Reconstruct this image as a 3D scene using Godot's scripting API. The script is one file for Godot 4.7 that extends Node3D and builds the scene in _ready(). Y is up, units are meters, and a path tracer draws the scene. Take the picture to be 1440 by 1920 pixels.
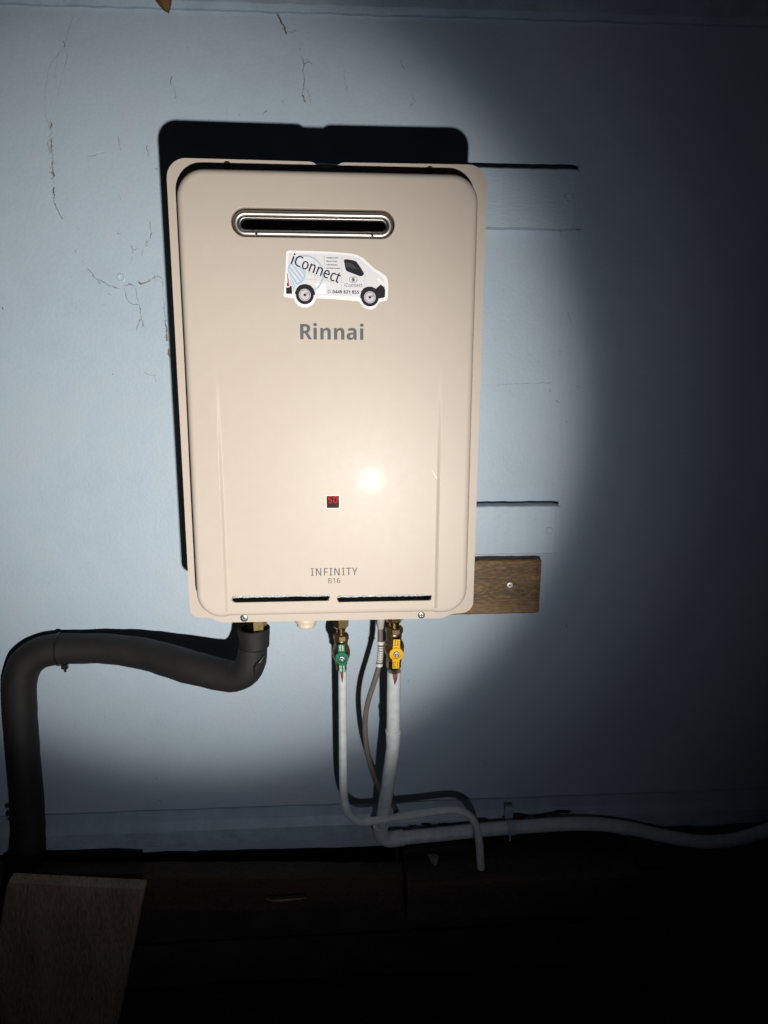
extends Node3D
# A wall-hung outdoor hot water heater on a pale blue painted wall at night, lit by one hand torch.
# Metres, y up; the wall face is z = 0 and the heater's middle stands over x = 0, y = 0.

const FLANGE_Z = 0.1796
const PANEL_Z = 0.2106
const TORCH = Vector3(0.1095, -0.2864, 1.3473)
const AIM = Vector3(-0.1562, -0.0616, 0)

var rng := RandomNumberGenerator.new()
var taken := {}
var M := {}


func _ready():
	rng.seed = 7
	setup_camera()
	setup_sky()
	setup_torch()
	make_materials()
	build_setting()
	build_wall()
	build_planks()
	build_heater()
	build_hot_pipe()
	build_cold_side()
	build_gas_side()
	build_cable()
	build_below()
	build_small_things()


# ------------------------------------------------------------------ camera, sky, light

func setup_camera():
	var cam := Camera3D.new()
	cam.name = "camera"
	cam.fov = 68.592
	cam.keep_aspect = Camera3D.KEEP_HEIGHT
	cam.near = 0.02
	cam.far = 200.0
	add_child(cam)
	cam.transform = Transform3D(Basis(Vector3(0.99735, 0.00521, 0.07262), Vector3(0.01075, 0.97597, -0.21765), Vector3(-0.07200, 0.21785, 0.97332)), Vector3(-0.0033, 0.0704, 1.0636))
	cam.current = true


func setup_sky():
	var env := Environment.new()
	var sm := ProceduralSkyMaterial.new()
	sm.sky_top_color = Color(0.115, 0.12, 0.14)
	sm.sky_horizon_color = Color(0.13, 0.135, 0.15)
	sm.ground_horizon_color = Color(0.07, 0.07, 0.08)
	sm.ground_bottom_color = Color(0.05, 0.05, 0.055)
	sm.sun_angle_max = 0.0
	var sky := Sky.new()
	sky.sky_material = sm
	env.background_mode = Environment.BG_SKY
	env.sky = sky
	env.background_energy_multiplier = 0.28
	env.tonemap_mode = Environment.TONE_MAPPER_LINEAR
	env.tonemap_exposure = 1.0
	env.sdfgi_enabled = true
	env.ssao_enabled = true
	env.ssil_enabled = true
	var we := WorldEnvironment.new()
	we.name = "night_environment"
	we.environment = env
	add_child(we)


func spot(called: String, parent, energy: float, angle: float, blend: float, tint: Color):
	var s := SpotLight3D.new()
	s.name = called
	s.light_energy = energy
	s.light_color = tint
	s.spot_angle = angle
	s.spot_angle_attenuation = blend
	s.spot_range = 40.0
	s.spot_attenuation = 2.0
	s.light_size = 0.011
	s.shadow_enabled = true
	s.position = Vector3(0, 0, -0.004)
	parent.add_child(s)


func setup_torch():
	# the hand torch that lights the wall, behind and below the camera
	var t := thing("handheld_flashlight", "black metal hand torch shining on the heater, its lens lit", "flashlight", TORCH)
	t.look_at_from_position(TORCH, AIM, Vector3.UP)
	var black := mat(Color(0.03, 0.03, 0.032), 0.4, 0.6)
	var st := begin()
	lathe(st, [[0.0165, 0.006], [0.0165, 0.03], [0.0155, 0.04], [0.0125, 0.046], [0.0125, 0.115], [0.0135, 0.12], [0.0125, 0.128], [0.0, 0.128]], Transform3D(Basis(Vector3(1, 0, 0), Vector3(0, 0, 1), Vector3(0, -1, 0)), Vector3.ZERO), 24)
	local_mesh(st, "torch_body", black, t)
	var sb := begin()
	lathe(sb, [[0.0165, 0.006], [0.0168, 0.0], [0.0145, 0.0], [0.0145, 0.006]], Transform3D(Basis(Vector3(1, 0, 0), Vector3(0, 0, 1), Vector3(0, -1, 0)), Vector3.ZERO), 24)
	local_mesh(sb, "bezel", black, t)
	var lens := StandardMaterial3D.new()
	lens.albedo_color = Color(0.9, 0.9, 0.9)
	lens.emission_enabled = true
	lens.emission = Color(1, 0.98, 0.94)
	lens.emission_energy_multiplier = 3.0
	var sl := begin()
	lathe(sl, [[0.0145, 0.002], [0.0, 0.002]], Transform3D(Basis(Vector3(1, 0, 0), Vector3(0, 0, 1), Vector3(0, -1, 0)), Vector3.ZERO), 24)
	local_mesh(sl, "lens_light", lens, t)
	spot("beam_core", t, 0.44, 22.8, 0.32, Color(1.0, 0.99, 0.96))
	spot("beam_middle", t, 1.58, 24.2, 1.0, Color(1.0, 0.99, 0.96))
	spot("beam_halo", t, 0.22, 32.0, 1.0, Color(0.95, 0.95, 1.0))
	spot("beam_spill", t, 0.13, 47.0, 1.0, Color(0.92, 0.93, 1.0))


# ------------------------------------------------------------------ objects

func numbered(called: String) -> String:
	var n = taken.get(called, 0)
	taken[called] = n + 1
	return called if n == 0 else "%s_%03d" % [called, n]


func thing(called: String, label: String, category: String, at: Vector3, group := "") -> Node3D:
	var o := Node3D.new()
	o.name = numbered(called)
	add_child(o, true)
	o.position = at
	o.set_meta("label", label)
	o.set_meta("category", category)
	if group != "":
		o.set_meta("group", group)
	return o


func local_mesh(st: SurfaceTool, called: String, m: Material, parent: Node) -> MeshInstance3D:
	var o := MeshInstance3D.new()
	o.name = called
	o.mesh = st.commit()
	o.material_override = m
	parent.add_child(o, true)
	return o


# the shapes are given in world places; a part is moved back by where its thing stands
func part(st: SurfaceTool, called: String, m: Material, parent: Node) -> MeshInstance3D:
	var o := local_mesh(st, called, m, parent)
	if parent != self and not (parent is MeshInstance3D):
		o.position = -parent.position
	return o


func struct(st: SurfaceTool, called: String, m: Material) -> MeshInstance3D:
	var o := local_mesh(st, called, m, self)
	o.set_meta("kind", "structure")
	return o


# ------------------------------------------------------------------ shapes

func begin() -> SurfaceTool:
	var st := SurfaceTool.new()
	st.begin(Mesh.PRIMITIVE_TRIANGLES)
	return st


func tri(st: SurfaceTool, a: Vector3, b: Vector3, c: Vector3, na: Vector3, nb: Vector3, nc: Vector3):
	if (b - a).cross(c - a).dot(na + nb + nc) > 0.0:
		var t := b; b = c; c = t
		t = nb; nb = nc; nc = t
	st.set_normal(na); st.add_vertex(a)
	st.set_normal(nb); st.add_vertex(b)
	st.set_normal(nc); st.add_vertex(c)


func flat(st: SurfaceTool, a: Vector3, b: Vector3, c: Vector3, hint: Vector3):
	var n := (b - a).cross(c - a)
	if n.length_squared() < 1e-20:
		return
	n = n.normalized()
	if n.dot(hint) < 0.0:
		n = -n
	tri(st, a, b, c, n, n, n)


func quad(st: SurfaceTool, a: Vector3, b: Vector3, c: Vector3, d: Vector3, hint: Vector3):
	flat(st, a, b, c, hint)
	flat(st, a, c, d, hint)


func quad_n(st: SurfaceTool, a, b, c, d, na, nb, nc, nd):
	tri(st, a, b, c, na, nb, nc)
	tri(st, a, c, d, na, nc, nd)


# a box with chamfered edges
func box(st: SurfaceTool, lo: Vector3, hi: Vector3, ch := 0.0015, xf := Transform3D()):
	var c := (lo + hi) / 2.0
	var h := (hi - lo) / 2.0
	ch = minf(ch, minf(h.x, minf(h.y, h.z)) * 0.8)
	for ax in 3:
		var u := (ax + 1) % 3
		var v := (ax + 2) % 3
		for s in [-1.0, 1.0]:
			var q := []
			for k in [[-1, -1], [1, -1], [1, 1], [-1, 1]]:
				var p := Vector3.ZERO
				p[ax] = s * h[ax]
				p[u] = k[0] * (h[u] - ch)
				p[v] = k[1] * (h[v] - ch)
				q.append(xf * (c + p))
			var n := Vector3.ZERO
			n[ax] = s
			quad(st, q[0], q[1], q[2], q[3], xf.basis * n)
	for ax in 3:
		var u := (ax + 1) % 3
		var v := (ax + 2) % 3
		for su in [-1.0, 1.0]:
			for sv in [-1.0, 1.0]:
				var q := []
				for k in [[-1, 0], [1, 0], [1, 1], [-1, 1]]:
					var p := Vector3.ZERO
					p[ax] = k[0] * (h[ax] - ch)
					p[u] = su * (h[u] - (ch if k[1] == 0 else 0.0))
					p[v] = sv * (h[v] - (0.0 if k[1] == 0 else ch))
					q.append(xf * (c + p))
				var n := Vector3.ZERO
				n[u] = su
				n[v] = sv
				quad(st, q[0], q[1], q[2], q[3], xf.basis * n)
	for sx in [-1.0, 1.0]:
		for sy in [-1.0, 1.0]:
			for sz in [-1.0, 1.0]:
				var s := Vector3(sx, sy, sz)
				var q := []
				for ax in 3:
					var p := s * (h - Vector3(ch, ch, ch))
					p[ax] = s[ax] * h[ax]
					q.append(xf * (c + p))
				flat(st, q[0], q[1], q[2], xf.basis * s)


# a sawn board along x: chamfered, its edges slightly uneven
func board(st: SurfaceTool, lo: Vector3, hi: Vector3, rough: float, ch := 0.002, xf := Transform3D()):
	var n := maxi(6, int((hi.x - lo.x) / 0.008))
	var noise := FastNoiseLite.new()
	noise.seed = rng.randi() % 1000
	noise.frequency = 28.0
	var rings := []
	for i in n + 1:
		var x := lerpf(lo.x, hi.x, float(i) / n)
		var j := func(k): return noise.get_noise_2d(x, k * 3.7) * rough
		var e := 0.0 if i > 0 and i < n else 0.0012
		var yl = lo.y + j.call(1) + e
		var yh = hi.y + j.call(2) - e
		var zl = lo.z
		var zh = hi.z + j.call(3) * 0.4 - e
		rings.append([Vector3(x, yl, zl), Vector3(x, yl, zh - ch), Vector3(x, yl + ch, zh), Vector3(x, lerpf(yl, yh, 0.5), zh + j.call(5) * 0.3), Vector3(x, yh - ch, zh), Vector3(x, yh, zh - ch), Vector3(x, yh, zl)])
	var mid := (lo + hi) / 2.0
	for i in n:
		for k in 7:
			var a: Vector3 = rings[i][k]
			var b: Vector3 = rings[i + 1][k]
			var c: Vector3 = rings[i + 1][(k + 1) % 7]
			var d: Vector3 = rings[i][(k + 1) % 7]
			var hint := (a + b + c + d) / 4.0 - Vector3((a.x + b.x) / 2.0, mid.y, mid.z)
			quad(st, xf * a, xf * b, xf * c, xf * d, xf.basis * hint)
	for i in [0, n]:
		var hint := Vector3(-1 if i == 0 else 1, 0, 0)
		for k in range(1, 6):
			flat(st, xf * rings[i][0], xf * rings[i][k], xf * rings[i][k + 1], xf.basis * hint)


# profile: [radius, height] turned about the y axis of xf
func lathe(st: SurfaceTool, profile: Array, xf: Transform3D, segs := 24, soft := false):
	for i in profile.size() - 1:
		var r0: float = profile[i][0]; var h0: float = profile[i][1]
		var r1: float = profile[i + 1][0]; var h1: float = profile[i + 1][1]
		var n2 := Vector2(h1 - h0, r0 - r1)
		if n2.length() < 1e-9:
			continue
		n2 = n2.normalized()
		# outward: away from the axis, or along the sense in which the profile runs
		for k in segs:
			var a0 := TAU * k / segs
			var a1 := TAU * (k + 1) / segs
			if not soft:
				var am := (a0 + a1) / 2.0
			var d0 := Vector3(cos(a0), 0, sin(a0))
			var d1 := Vector3(cos(a1), 0, sin(a1))
			var m0 := xf.basis * (d0 * n2.x + Vector3.UP * n2.y)
			var m1 := xf.basis * (d1 * n2.x + Vector3.UP * n2.y)
			if segs <= 8:
				m0 = ((m0 + m1) / 2.0).normalized()
				m1 = m0
			var p00 := xf * (d0 * r0 + Vector3.UP * h0)
			var p10 := xf * (d1 * r0 + Vector3.UP * h0)
			var p01 := xf * (d0 * r1 + Vector3.UP * h1)
			var p11 := xf * (d1 * r1 + Vector3.UP * h1)
			if r0 > 1e-7:
				tri(st, p00, p10, p11, m0, m1, m1)
			if r1 > 1e-7:
				tri(st, p00, p11, p01, m0, m1, m0)


func smooth_path(pts: Array, step: float) -> Array:
	var out := []
	for i in pts.size() - 1:
		var a: Vector3 = pts[maxi(i - 1, 0)]
		var b: Vector3 = pts[i]
		var c: Vector3 = pts[i + 1]
		var d: Vector3 = pts[mini(i + 2, pts.size() - 1)]
		var n := maxi(2, int(b.distance_to(c) / step))
		for k in n:
			out.append(b.cubic_interpolate(c, a, d, float(k) / n))
	out.append(pts[-1])
	return out


# a round pipe along a path; radii may be one number or one per path point (by share of the length)
func tube(st: SurfaceTool, path: Array, radius, segs := 20, caps := true, wobble := 0.0):
	var n := path.size()
	var noise := FastNoiseLite.new()
	noise.seed = rng.randi() % 1000
	noise.frequency = 9.0
	var t0: Vector3 = (path[1] - path[0]).normalized()
	var side: Vector3 = t0.cross(Vector3(0.13, 0.2, 1)).normalized()
	var rings := []
	var norms := []
	for i in n:
		var t: Vector3 = (path[mini(i + 1, n - 1)] - path[maxi(i - 1, 0)]).normalized()
		side = (side - t * side.dot(t)).normalized()
		var up := t.cross(side)
		var r: float
		if radius is Array:
			var f: float = float(i) / (n - 1) * (radius.size() - 1)
			var k: int = mini(int(f), radius.size() - 2)
			r = lerpf(radius[k], radius[k + 1], f - k)
		else:
			r = radius
		var ring := []
		var nn := []
		for s in segs:
			var a := TAU * s / segs
			var d := side * cos(a) + up * sin(a)
			var w := r * (1.0 + wobble * noise.get_noise_3dv((path[i] + d * r) * 3.0))
			ring.append(path[i] + d * w)
			nn.append(d)
		rings.append(ring)
		norms.append(nn)
	if radius is Array:
		for i in n:
			var i0 := maxi(i - 1, 0)
			var i1 := mini(i + 1, n - 1)
			for s in segs:
				var along: Vector3 = rings[i1][s] - rings[i0][s]
				var around: Vector3 = rings[i][(s + 1) % segs] - rings[i][(s + segs - 1) % segs]
				var m := along.cross(around).normalized()
				norms[i][s] = m if m.dot(norms[i][s]) > 0.0 else -m
	for i in n - 1:
		for s in segs:
			var e := (s + 1) % segs
			quad_n(st, rings[i][s], rings[i][e], rings[i + 1][e], rings[i + 1][s], norms[i][s], norms[i][e], norms[i + 1][e], norms[i + 1][s])
	if caps:
		for end in [0, n - 1]:
			var dir: Vector3 = (path[0] - path[1]) if end == 0 else (path[n - 1] - path[n - 2])
			for s in segs:
				flat(st, path[end], rings[end][s], rings[end][(s + 1) % segs], dir)


# corners [[point, radius], ...] of a polygon, rounded
func rounded(corners: Array, steps := 6) -> PackedVector2Array:
	var out := PackedVector2Array()
	var n := corners.size()
	for i in n:
		var p: Vector2 = corners[i][0]
		var a: Vector2 = corners[(i + n - 1) % n][0]
		var b: Vector2 = corners[(i + 1) % n][0]
		var r: float = corners[i][1]
		var u := (a - p).normalized()
		var v := (b - p).normalized()
		var half := acos(clampf(u.dot(v), -1, 1)) / 2.0
		var cut := minf(r / tan(half), minf(p.distance_to(a), p.distance_to(b)) * 0.48)
		if r <= 0.0 or half > 1.55:
			out.append(p)
			continue
		var p0 := p + u * cut
		var p1 := p + v * cut
		var rr := cut * tan(half)
		var c := p + (u + v).normalized() * (rr / sin(half))
		var a0 := (p0 - c).angle()
		var d := angle_difference(a0, (p1 - c).angle())
		for k in steps + 1:
			out.append(c + Vector2.from_angle(a0 + d * k / steps) * rr)
	return out


# a flat sheet of outline poly whose front face lies at z, with thickness
func sheet(st: SurfaceTool, poly: PackedVector2Array, z: float, thick: float, lip := 0.0):
	var idx := Geometry2D.triangulate_polygon(poly)
	for i in range(0, idx.size(), 3):
		for zz in [[z, 1], [z - thick, -1]]:
			var q := []
			for k in 3:
				var p := poly[idx[i + k]]
				q.append(Vector3(p.x, p.y, zz[0]))
			flat(st, q[0], q[1], q[2], Vector3(0, 0, zz[1]))
	var cw := Geometry2D.is_polygon_clockwise(poly)
	for i in poly.size():
		var a := poly[i]
		var b := poly[(i + 1) % poly.size()]
		var t := (b - a)
		var n := Vector3(t.y, -t.x, 0) * (-1.0 if cw else 1.0)
		quad(st, Vector3(a.x, a.y, z), Vector3(b.x, b.y, z), Vector3(b.x, b.y, z - thick), Vector3(a.x, a.y, z - thick), n)


func circle(c: Vector2, r: float, n := 28, a0 := 0.0, a1 := TAU) -> PackedVector2Array:
	var out := PackedVector2Array()
	var full := absf(a1 - a0) > TAU - 1e-4
	for k in (n if full else n + 1):
		out.append(c + Vector2.from_angle(lerpf(a0, a1, float(k) / n)) * r)
	return out


# a flat ring as a band of quads
func ring_sheet(st: SurfaceTool, c: Vector2, r0: float, r1: float, z: float, n := 32, a0 := 0.0, a1 := TAU, squash := Vector2.ONE):
	for k in n:
		var d0 := Vector2.from_angle(lerpf(a0, a1, float(k) / n)) * squash
		var d1 := Vector2.from_angle(lerpf(a0, a1, float(k + 1) / n)) * squash
		var q := [c + d0 * r0, c + d0 * r1, c + d1 * r1, c + d1 * r0]
		quad(st, Vector3(q[0].x, q[0].y, z), Vector3(q[1].x, q[1].y, z), Vector3(q[2].x, q[2].y, z), Vector3(q[3].x, q[3].y, z), Vector3(0, 0, 1))


# lettering: laid along from base point a to b, letters high cap metres tall
func letters(st: SurfaceTool, words: String, a: Vector2, b: Vector2, cap: float, z: float, bold := false, spread := 0.0, fat := 0.0):
	if fat > 0.0:
		var o := (b - a).normalized() * fat
		letters(st, words, a + o, b + o, cap, z + 0.00002, bold, spread)
		letters(st, words, a + o.orthogonal() * 0.6, b + o.orthogonal() * 0.6, cap, z + 0.00004, bold, spread)
	var tm := TextMesh.new()
	var f := SystemFont.new()
	f.font_names = PackedStringArray(["Droid Sans"])
	f.font_weight = 700 if bold else 400
	var use: Font = f
	if spread != 0.0:
		var fv := FontVariation.new()
		fv.base_font = f
		fv.spacing_glyph = int(spread)
		use = fv
	tm.font = use
	tm.font_size = 64
	tm.pixel_size = 0.01
	tm.depth = 0.0
	tm.curve_step = 1.5
	tm.text = words
	var arr := tm.get_mesh_arrays()
	var v: PackedVector3Array = arr[Mesh.ARRAY_VERTEX]
	var idx = arr[Mesh.ARRAY_INDEX]
	var lo := Vector3(1e9, 1e9, 0)
	var hi := Vector3(-1e9, -1e9, 0)
	for p in v:
		lo = lo.min(p)
		hi = hi.max(p)
	# the height of a capital, to set the scale
	tm.text = "H"
	var hlo := 1e9
	var hhi := -1e9
	for p in (tm.get_mesh_arrays()[Mesh.ARRAY_VERTEX] as PackedVector3Array):
		hlo = minf(hlo, p.y)
		hhi = maxf(hhi, p.y)
	var along := (b - a)
	var ux := along / (hi.x - lo.x)
	var uy := along.orthogonal().normalized() * -1.0
	if uy.dot(Vector2(-along.y, along.x)) < 0.0:
		uy = -uy
	uy = uy * (cap / (hhi - hlo))
	var order := []
	if idx == null or (idx as PackedInt32Array).is_empty():
		order = range(v.size())
	else:
		order = Array(idx)
	for i in range(0, order.size(), 3):
		var q := []
		for k in 3:
			var p: Vector3 = v[order[i + k]]
			var w := a + ux * (p.x - lo.x) + uy * (p.y - hlo)
			q.append(Vector3(w.x, w.y, z))
		flat(st, q[0], q[1], q[2], Vector3(0, 0, 1))


# a screw with a cross recess, its axis along +z
func screw(parent: Node, at: Vector3, r: float, m: Material, turn := 0.3, dome := 0.35):
	var st := begin()
	var xf := Transform3D(Basis(Vector3(1, 0, 0), Vector3(0, 0, 1), Vector3(0, -1, 0)), at)
	lathe(st, [[r, -0.0004], [r, r * 0.18], [r * 0.85, r * dome * 0.75], [r * 0.55, r * dome], [0.0, r * dome]], xf, 20)
	var s := part(st, "screw", m, parent)
	var sr := begin()
	for k in 2:
		var b := Basis(Vector3(0, 0, 1), turn + k * PI / 2.0)
		box(sr, Vector3(-r * 0.52, -r * 0.12, -0.0002), Vector3(r * 0.52, r * 0.12, 0.0004 + k * 0.00006), 0.0001, Transform3D(b, at + Vector3(0, 0, r * dome)))
	part(sr, "screw_recess", M.recess, s)
	return s


# ------------------------------------------------------------------ materials

func mat(c: Color, rough := 0.5, metal := 0.0) -> StandardMaterial3D:
	var m := StandardMaterial3D.new()
	m.albedo_color = c.linear_to_srgb()
	m.roughness = rough
	m.metallic = metal
	return m


# print: like mat(), with hardly any gloss of its own
func ink(c: Color, rough := 0.5) -> StandardMaterial3D:
	var m := mat(c, rough)
	m.metallic_specular = 0.2
	return m


func noise_image(size: int, freq: float, sd: int, oct := 4, seamless := true) -> Image:
	var f := FastNoiseLite.new()
	f.seed = sd
	f.frequency = freq
	f.fractal_octaves = oct
	var im := f.get_seamless_image(size, size) if seamless else f.get_image(size, size)
	im.convert(Image.FORMAT_L8)
	return im


func tex(im: Image) -> ImageTexture:
	im.generate_mipmaps()
	return ImageTexture.create_from_image(im)


func bumps(im: Image, strength: float) -> ImageTexture:
	var n := im.duplicate()
	n.convert(Image.FORMAT_RGBA8)
	n.bump_map_to_normal_map(strength)
	return tex(n)


# a colour picture between two linear colours, following noise fields; stretch draws it out along x
func grain(size: int, dark: Color, light: Color, sd: int, stretch: int, speck := 0.0, up := false) -> Array:
	var broad := noise_image(size, 0.012, sd, 5)
	var fine := noise_image(size, 0.09, sd + 1, 3)
	var im := Image.create(size, size, false, Image.FORMAT_RGB8)
	var hm := Image.create(size, size, false, Image.FORMAT_L8)
	var r := RandomNumberGenerator.new()
	r.seed = sd
	for y in size:
		for x in size:
			var mx := x if x < size / 2 else size - 1 - x   # mirrored, so that it repeats without a seam
			var sx := int(mx * 2.0 / stretch)
			var v := broad.get_pixel(sx % size, y).r
			var w := fine.get_pixel(int(mx * 4.0 / stretch) % size, (y * 2) % size).r
			var rings := absf(fposmod(v * 9.0, 1.0) - 0.5) * 2.0
			var t := clampf(v * 0.45 + w * 0.35 + rings * 0.25 - 0.02, 0.0, 1.0)
			t = smoothstep(0.15, 0.85, t)
			if speck > 0.0 and r.randf() < speck:
				t *= 0.5
			var c := dark.lerp(light, t).linear_to_srgb()
			if up:
				im.set_pixel(y, x, c)
				hm.set_pixel(y, x, Color(t, t, t))
			else:
				im.set_pixel(x, y, c)
				hm.set_pixel(x, y, Color(t, t, t))
	return [tex(im), bumps(hm, 3.0)]


func grained(c: Array, scale: float, rough: float, bump := 0.7) -> StandardMaterial3D:
	var m := StandardMaterial3D.new()
	m.albedo_texture = c[0]
	m.normal_enabled = true
	m.normal_texture = c[1]
	m.normal_scale = bump
	m.roughness = rough
	m.uv1_triplanar = true
	m.uv1_world_triplanar = true
	m.uv1_scale = Vector3.ONE * scale
	return m


# mottled plain stuff: a colour that varies a little, with a fine relief
func mottled(c: Color, spread: float, sd: int, scale: float, rough: float, metal := 0.0, bump := 0.3, relief_freq := 0.12) -> StandardMaterial3D:
	var size := 512
	var a := noise_image(size, 0.012, sd, 5)
	var b := noise_image(size, 0.15, sd + 3, 2)
	var im := Image.create(size, size, false, Image.FORMAT_RGB8)
	for y in size:
		for x in size:
			var v := 1.0 + spread * ((a.get_pixel(x, y).r - 0.5) * 1.6 + (b.get_pixel(x, y).r - 0.5) * 0.5)
			im.set_pixel(x, y, Color(c.r * v, c.g * v, c.b * v).linear_to_srgb())
	var m := StandardMaterial3D.new()
	m.albedo_texture = tex(im)
	m.roughness = rough
	m.metallic = metal
	m.normal_enabled = true
	m.normal_texture = bumps(noise_image(size, relief_freq, sd + 9, 3), 2.0)
	m.normal_scale = bump
	m.uv1_triplanar = true
	m.uv1_world_triplanar = true
	m.uv1_scale = Vector3.ONE * scale
	return m


# hand smears and wiped dust: the gloss of the enamel varies a little
func smears() -> ImageTexture:
	var a := noise_image(512, 0.02, 301, 4)
	var b := noise_image(512, 0.11, 302, 3)
	var im := Image.create(512, 512, false, Image.FORMAT_RGB8)
	for y in 512:
		for x in 512:
			var v := clampf(0.37 + 0.03 * (a.get_pixel(x, y).r - 0.5) + 0.03 * (b.get_pixel((x * 3) % 512, y).r - 0.5), 0.1, 0.6)
			im.set_pixel(x, y, Color(v, v, v))
	return tex(im)


const PAINT = Color(0.408, 0.488, 0.56)

func make_materials():
	M.enamel = mottled(Color(0.49, 0.418, 0.352), 0.012, 21, 6.0, 0.3, 0.0, 0.05, 0.35)
	M.enamel.metallic_specular = 0.23
	M.enamel.roughness = 1.0
	M.enamel.roughness_texture = smears()
	M.enamel.clearcoat_enabled = true
	M.enamel.clearcoat = 0.006
	M.enamel.clearcoat_roughness = 0.11
	M.recess = mat(Color(0.02, 0.02, 0.022), 0.6)
	M.dark_inside = mottled(Color(0.24, 0.23, 0.22), 0.3, 23, 12.0, 0.8)
	M.steel = mottled(Color(0.47, 0.44, 0.40), 0.06, 31, 20.0, 0.42, 1.0, 0.06)
	M.foil = mottled(Color(0.46, 0.48, 0.49), 0.7, 33, 60.0, 0.42, 0.1, 1.6, 0.06)
	M.screw = mottled(Color(0.5, 0.5, 0.51), 0.2, 35, 90.0, 0.32, 1.0, 0.1)
	M.zinc = mottled(Color(0.75, 0.74, 0.7), 0.1, 36, 90.0, 0.4, 0.7, 0.1)
	M.brass = mottled(Color(0.54, 0.375, 0.165), 0.4, 41, 40.0, 0.24, 1.0, 0.12)
	M.old_brass = mottled(Color(0.25, 0.175, 0.095), 0.9, 43, 60.0, 0.36, 0.9, 0.35)
	M.foam = mottled(Color(0.0088, 0.0078, 0.0077), 0.25, 51, 10.0, 0.72, 0.0, 0.35)
	M.rubber = mat(Color(0.012, 0.012, 0.012), 0.35)
	M.pipe_paint = mottled(Color(0.57, 0.61, 0.61), 0.24, 61, 9.0, 0.42, 0.0, 0.12, 0.05)
	M.grey_cable = mottled(Color(0.13, 0.112, 0.10), 0.12, 71, 30.0, 0.5, 0.0, 0.1)
	M.grey_plastic = mat(Color(0.34, 0.32, 0.30), 0.5)
	M.green = mottled(Color(0.012, 0.15, 0.075), 0.12, 81, 60.0, 0.3, 0.0, 0.1)
	M.yellow = mottled(Color(0.80, 0.43, 0.006), 0.06, 83, 60.0, 0.3, 0.0, 0.1)
	M.white_ink = mat(Color(0.75, 0.75, 0.72), 0.5)
	M.dark_ink = mat(Color(0.05, 0.03, 0.005), 0.5)
	M.copper = mottled(Color(0.20, 0.055, 0.03), 0.5, 91, 120.0, 0.5, 0.2, 0.8)
	M.print_grey = ink(Color(0.105, 0.115, 0.12))
	M.print_mid = ink(Color(0.13, 0.12, 0.118))
	M.plank_paint = grained(grain(512, Color(0.39, 0.475, 0.54), Color(0.43, 0.52, 0.585), 101, 10), 3.5, 0.5, 0.12)
	M.brown_wood = grained(grain(512, Color(0.08, 0.043, 0.018), Color(0.31, 0.185, 0.08), 105, 8), 3.0, 0.62, 0.5)
	M.brown_wood.uv1_offset = Vector3(0.1, 0.37, 0)
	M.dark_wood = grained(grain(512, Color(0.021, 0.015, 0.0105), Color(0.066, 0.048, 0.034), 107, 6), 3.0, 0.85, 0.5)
	M.grey_wood = grained(grain(512, Color(0.125, 0.085, 0.055), Color(0.29, 0.21, 0.145), 109, 7, 0.01, true), 2.6, 0.85, 0.3)
	M.trim_paint = mottled(Color(0.355, 0.44, 0.51), 0.25, 111, 3.0, 0.5, 0.0, 0.5, 0.05)
	M.soil = mottled(Color(0.035, 0.027, 0.02), 0.8, 113, 1.5, 0.95, 0.0, 1.2, 0.08)
	M.base_dark = mottled(Color(0.055, 0.045, 0.038), 0.6, 115, 2.0, 0.9, 0.0, 0.8)  # near-black for the shade under the skirting; also the hidden wall core
	M.leaf = mottled(Color(0.16, 0.085, 0.02), 0.5, 117, 40.0, 0.6, 0.0, 0.5)
	M.paper = mat(Color(0.25, 0.25, 0.26), 0.8)


# ------------------------------------------------------------------ the wall

const WALL_SIDE = 1.6
const WALL_X0 = -0.7
const WALL_Y1 = 0.85
const WALL_PX = 2048

func to_px(p: Vector2) -> Vector2:
	return Vector2((p.x - WALL_X0) / WALL_SIDE, (WALL_Y1 - p.y) / WALL_SIDE) * WALL_PX


# a crack, scratch or scuff in the paint: a ragged line in colour and in relief
func crack(im: Image, hm: Image, pts: Array, width: float, c: Color, strength: float, ragged := 1.0, pale := 0.0):
	var noise := FastNoiseLite.new()
	noise.seed = rng.randi() % 1000
	noise.frequency = 0.06
	var s := 0.0
	for i in pts.size() - 1:
		var a := to_px(pts[i])
		var b := to_px(pts[i + 1])
		var n := maxi(2, int(a.distance_to(b) * 2.0))
		var side := (b - a).orthogonal().normalized()
		for k in n:
			s += 0.5
			var v := noise.get_noise_1d(s)
			var w := width * (0.55 + 0.9 * absf(noise.get_noise_1d(s * 2.3 + 90.0))) if ragged > 0.0 else width
			var keep := strength * clampf(0.5 + 1.5 * noise.get_noise_1d(s * 0.7 + 333.0) * ragged, 0.0, 1.0)
			var p := a.lerp(b, float(k) / n) + side * v * 3.0 * ragged
			stamp(im, hm, p, w, c, keep)
			if pale > 0.0 and v > 0.0:
				stamp(im, null, p + side * (w + 0.8), 0.7, Color(0.62, 0.68, 0.70), pale * keep)


func stamp(im: Image, hm, p: Vector2, r: float, c: Color, a: float):
	var e := int(ceil(r + 1.0))
	for y in range(int(p.y) - e, int(p.y) + e + 1):
		for x in range(int(p.x) - e, int(p.x) + e + 1):
			var d := Vector2(x, y).distance_to(p)
			var t := clampf(r + 0.5 - d, 0.0, 1.0) * a
			if t <= 0.0:
				continue
			var px := posmod(x, WALL_PX)
			var py := posmod(y, WALL_PX)
			im.set_pixel(px, py, im.get_pixel(px, py).lerp(c.linear_to_srgb(), t))
			if hm != null:
				var h: Color = hm.get_pixel(px, py)
				hm.set_pixel(px, py, h.lerp(Color(0.1, 0.1, 0.1), t * 0.8))


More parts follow.
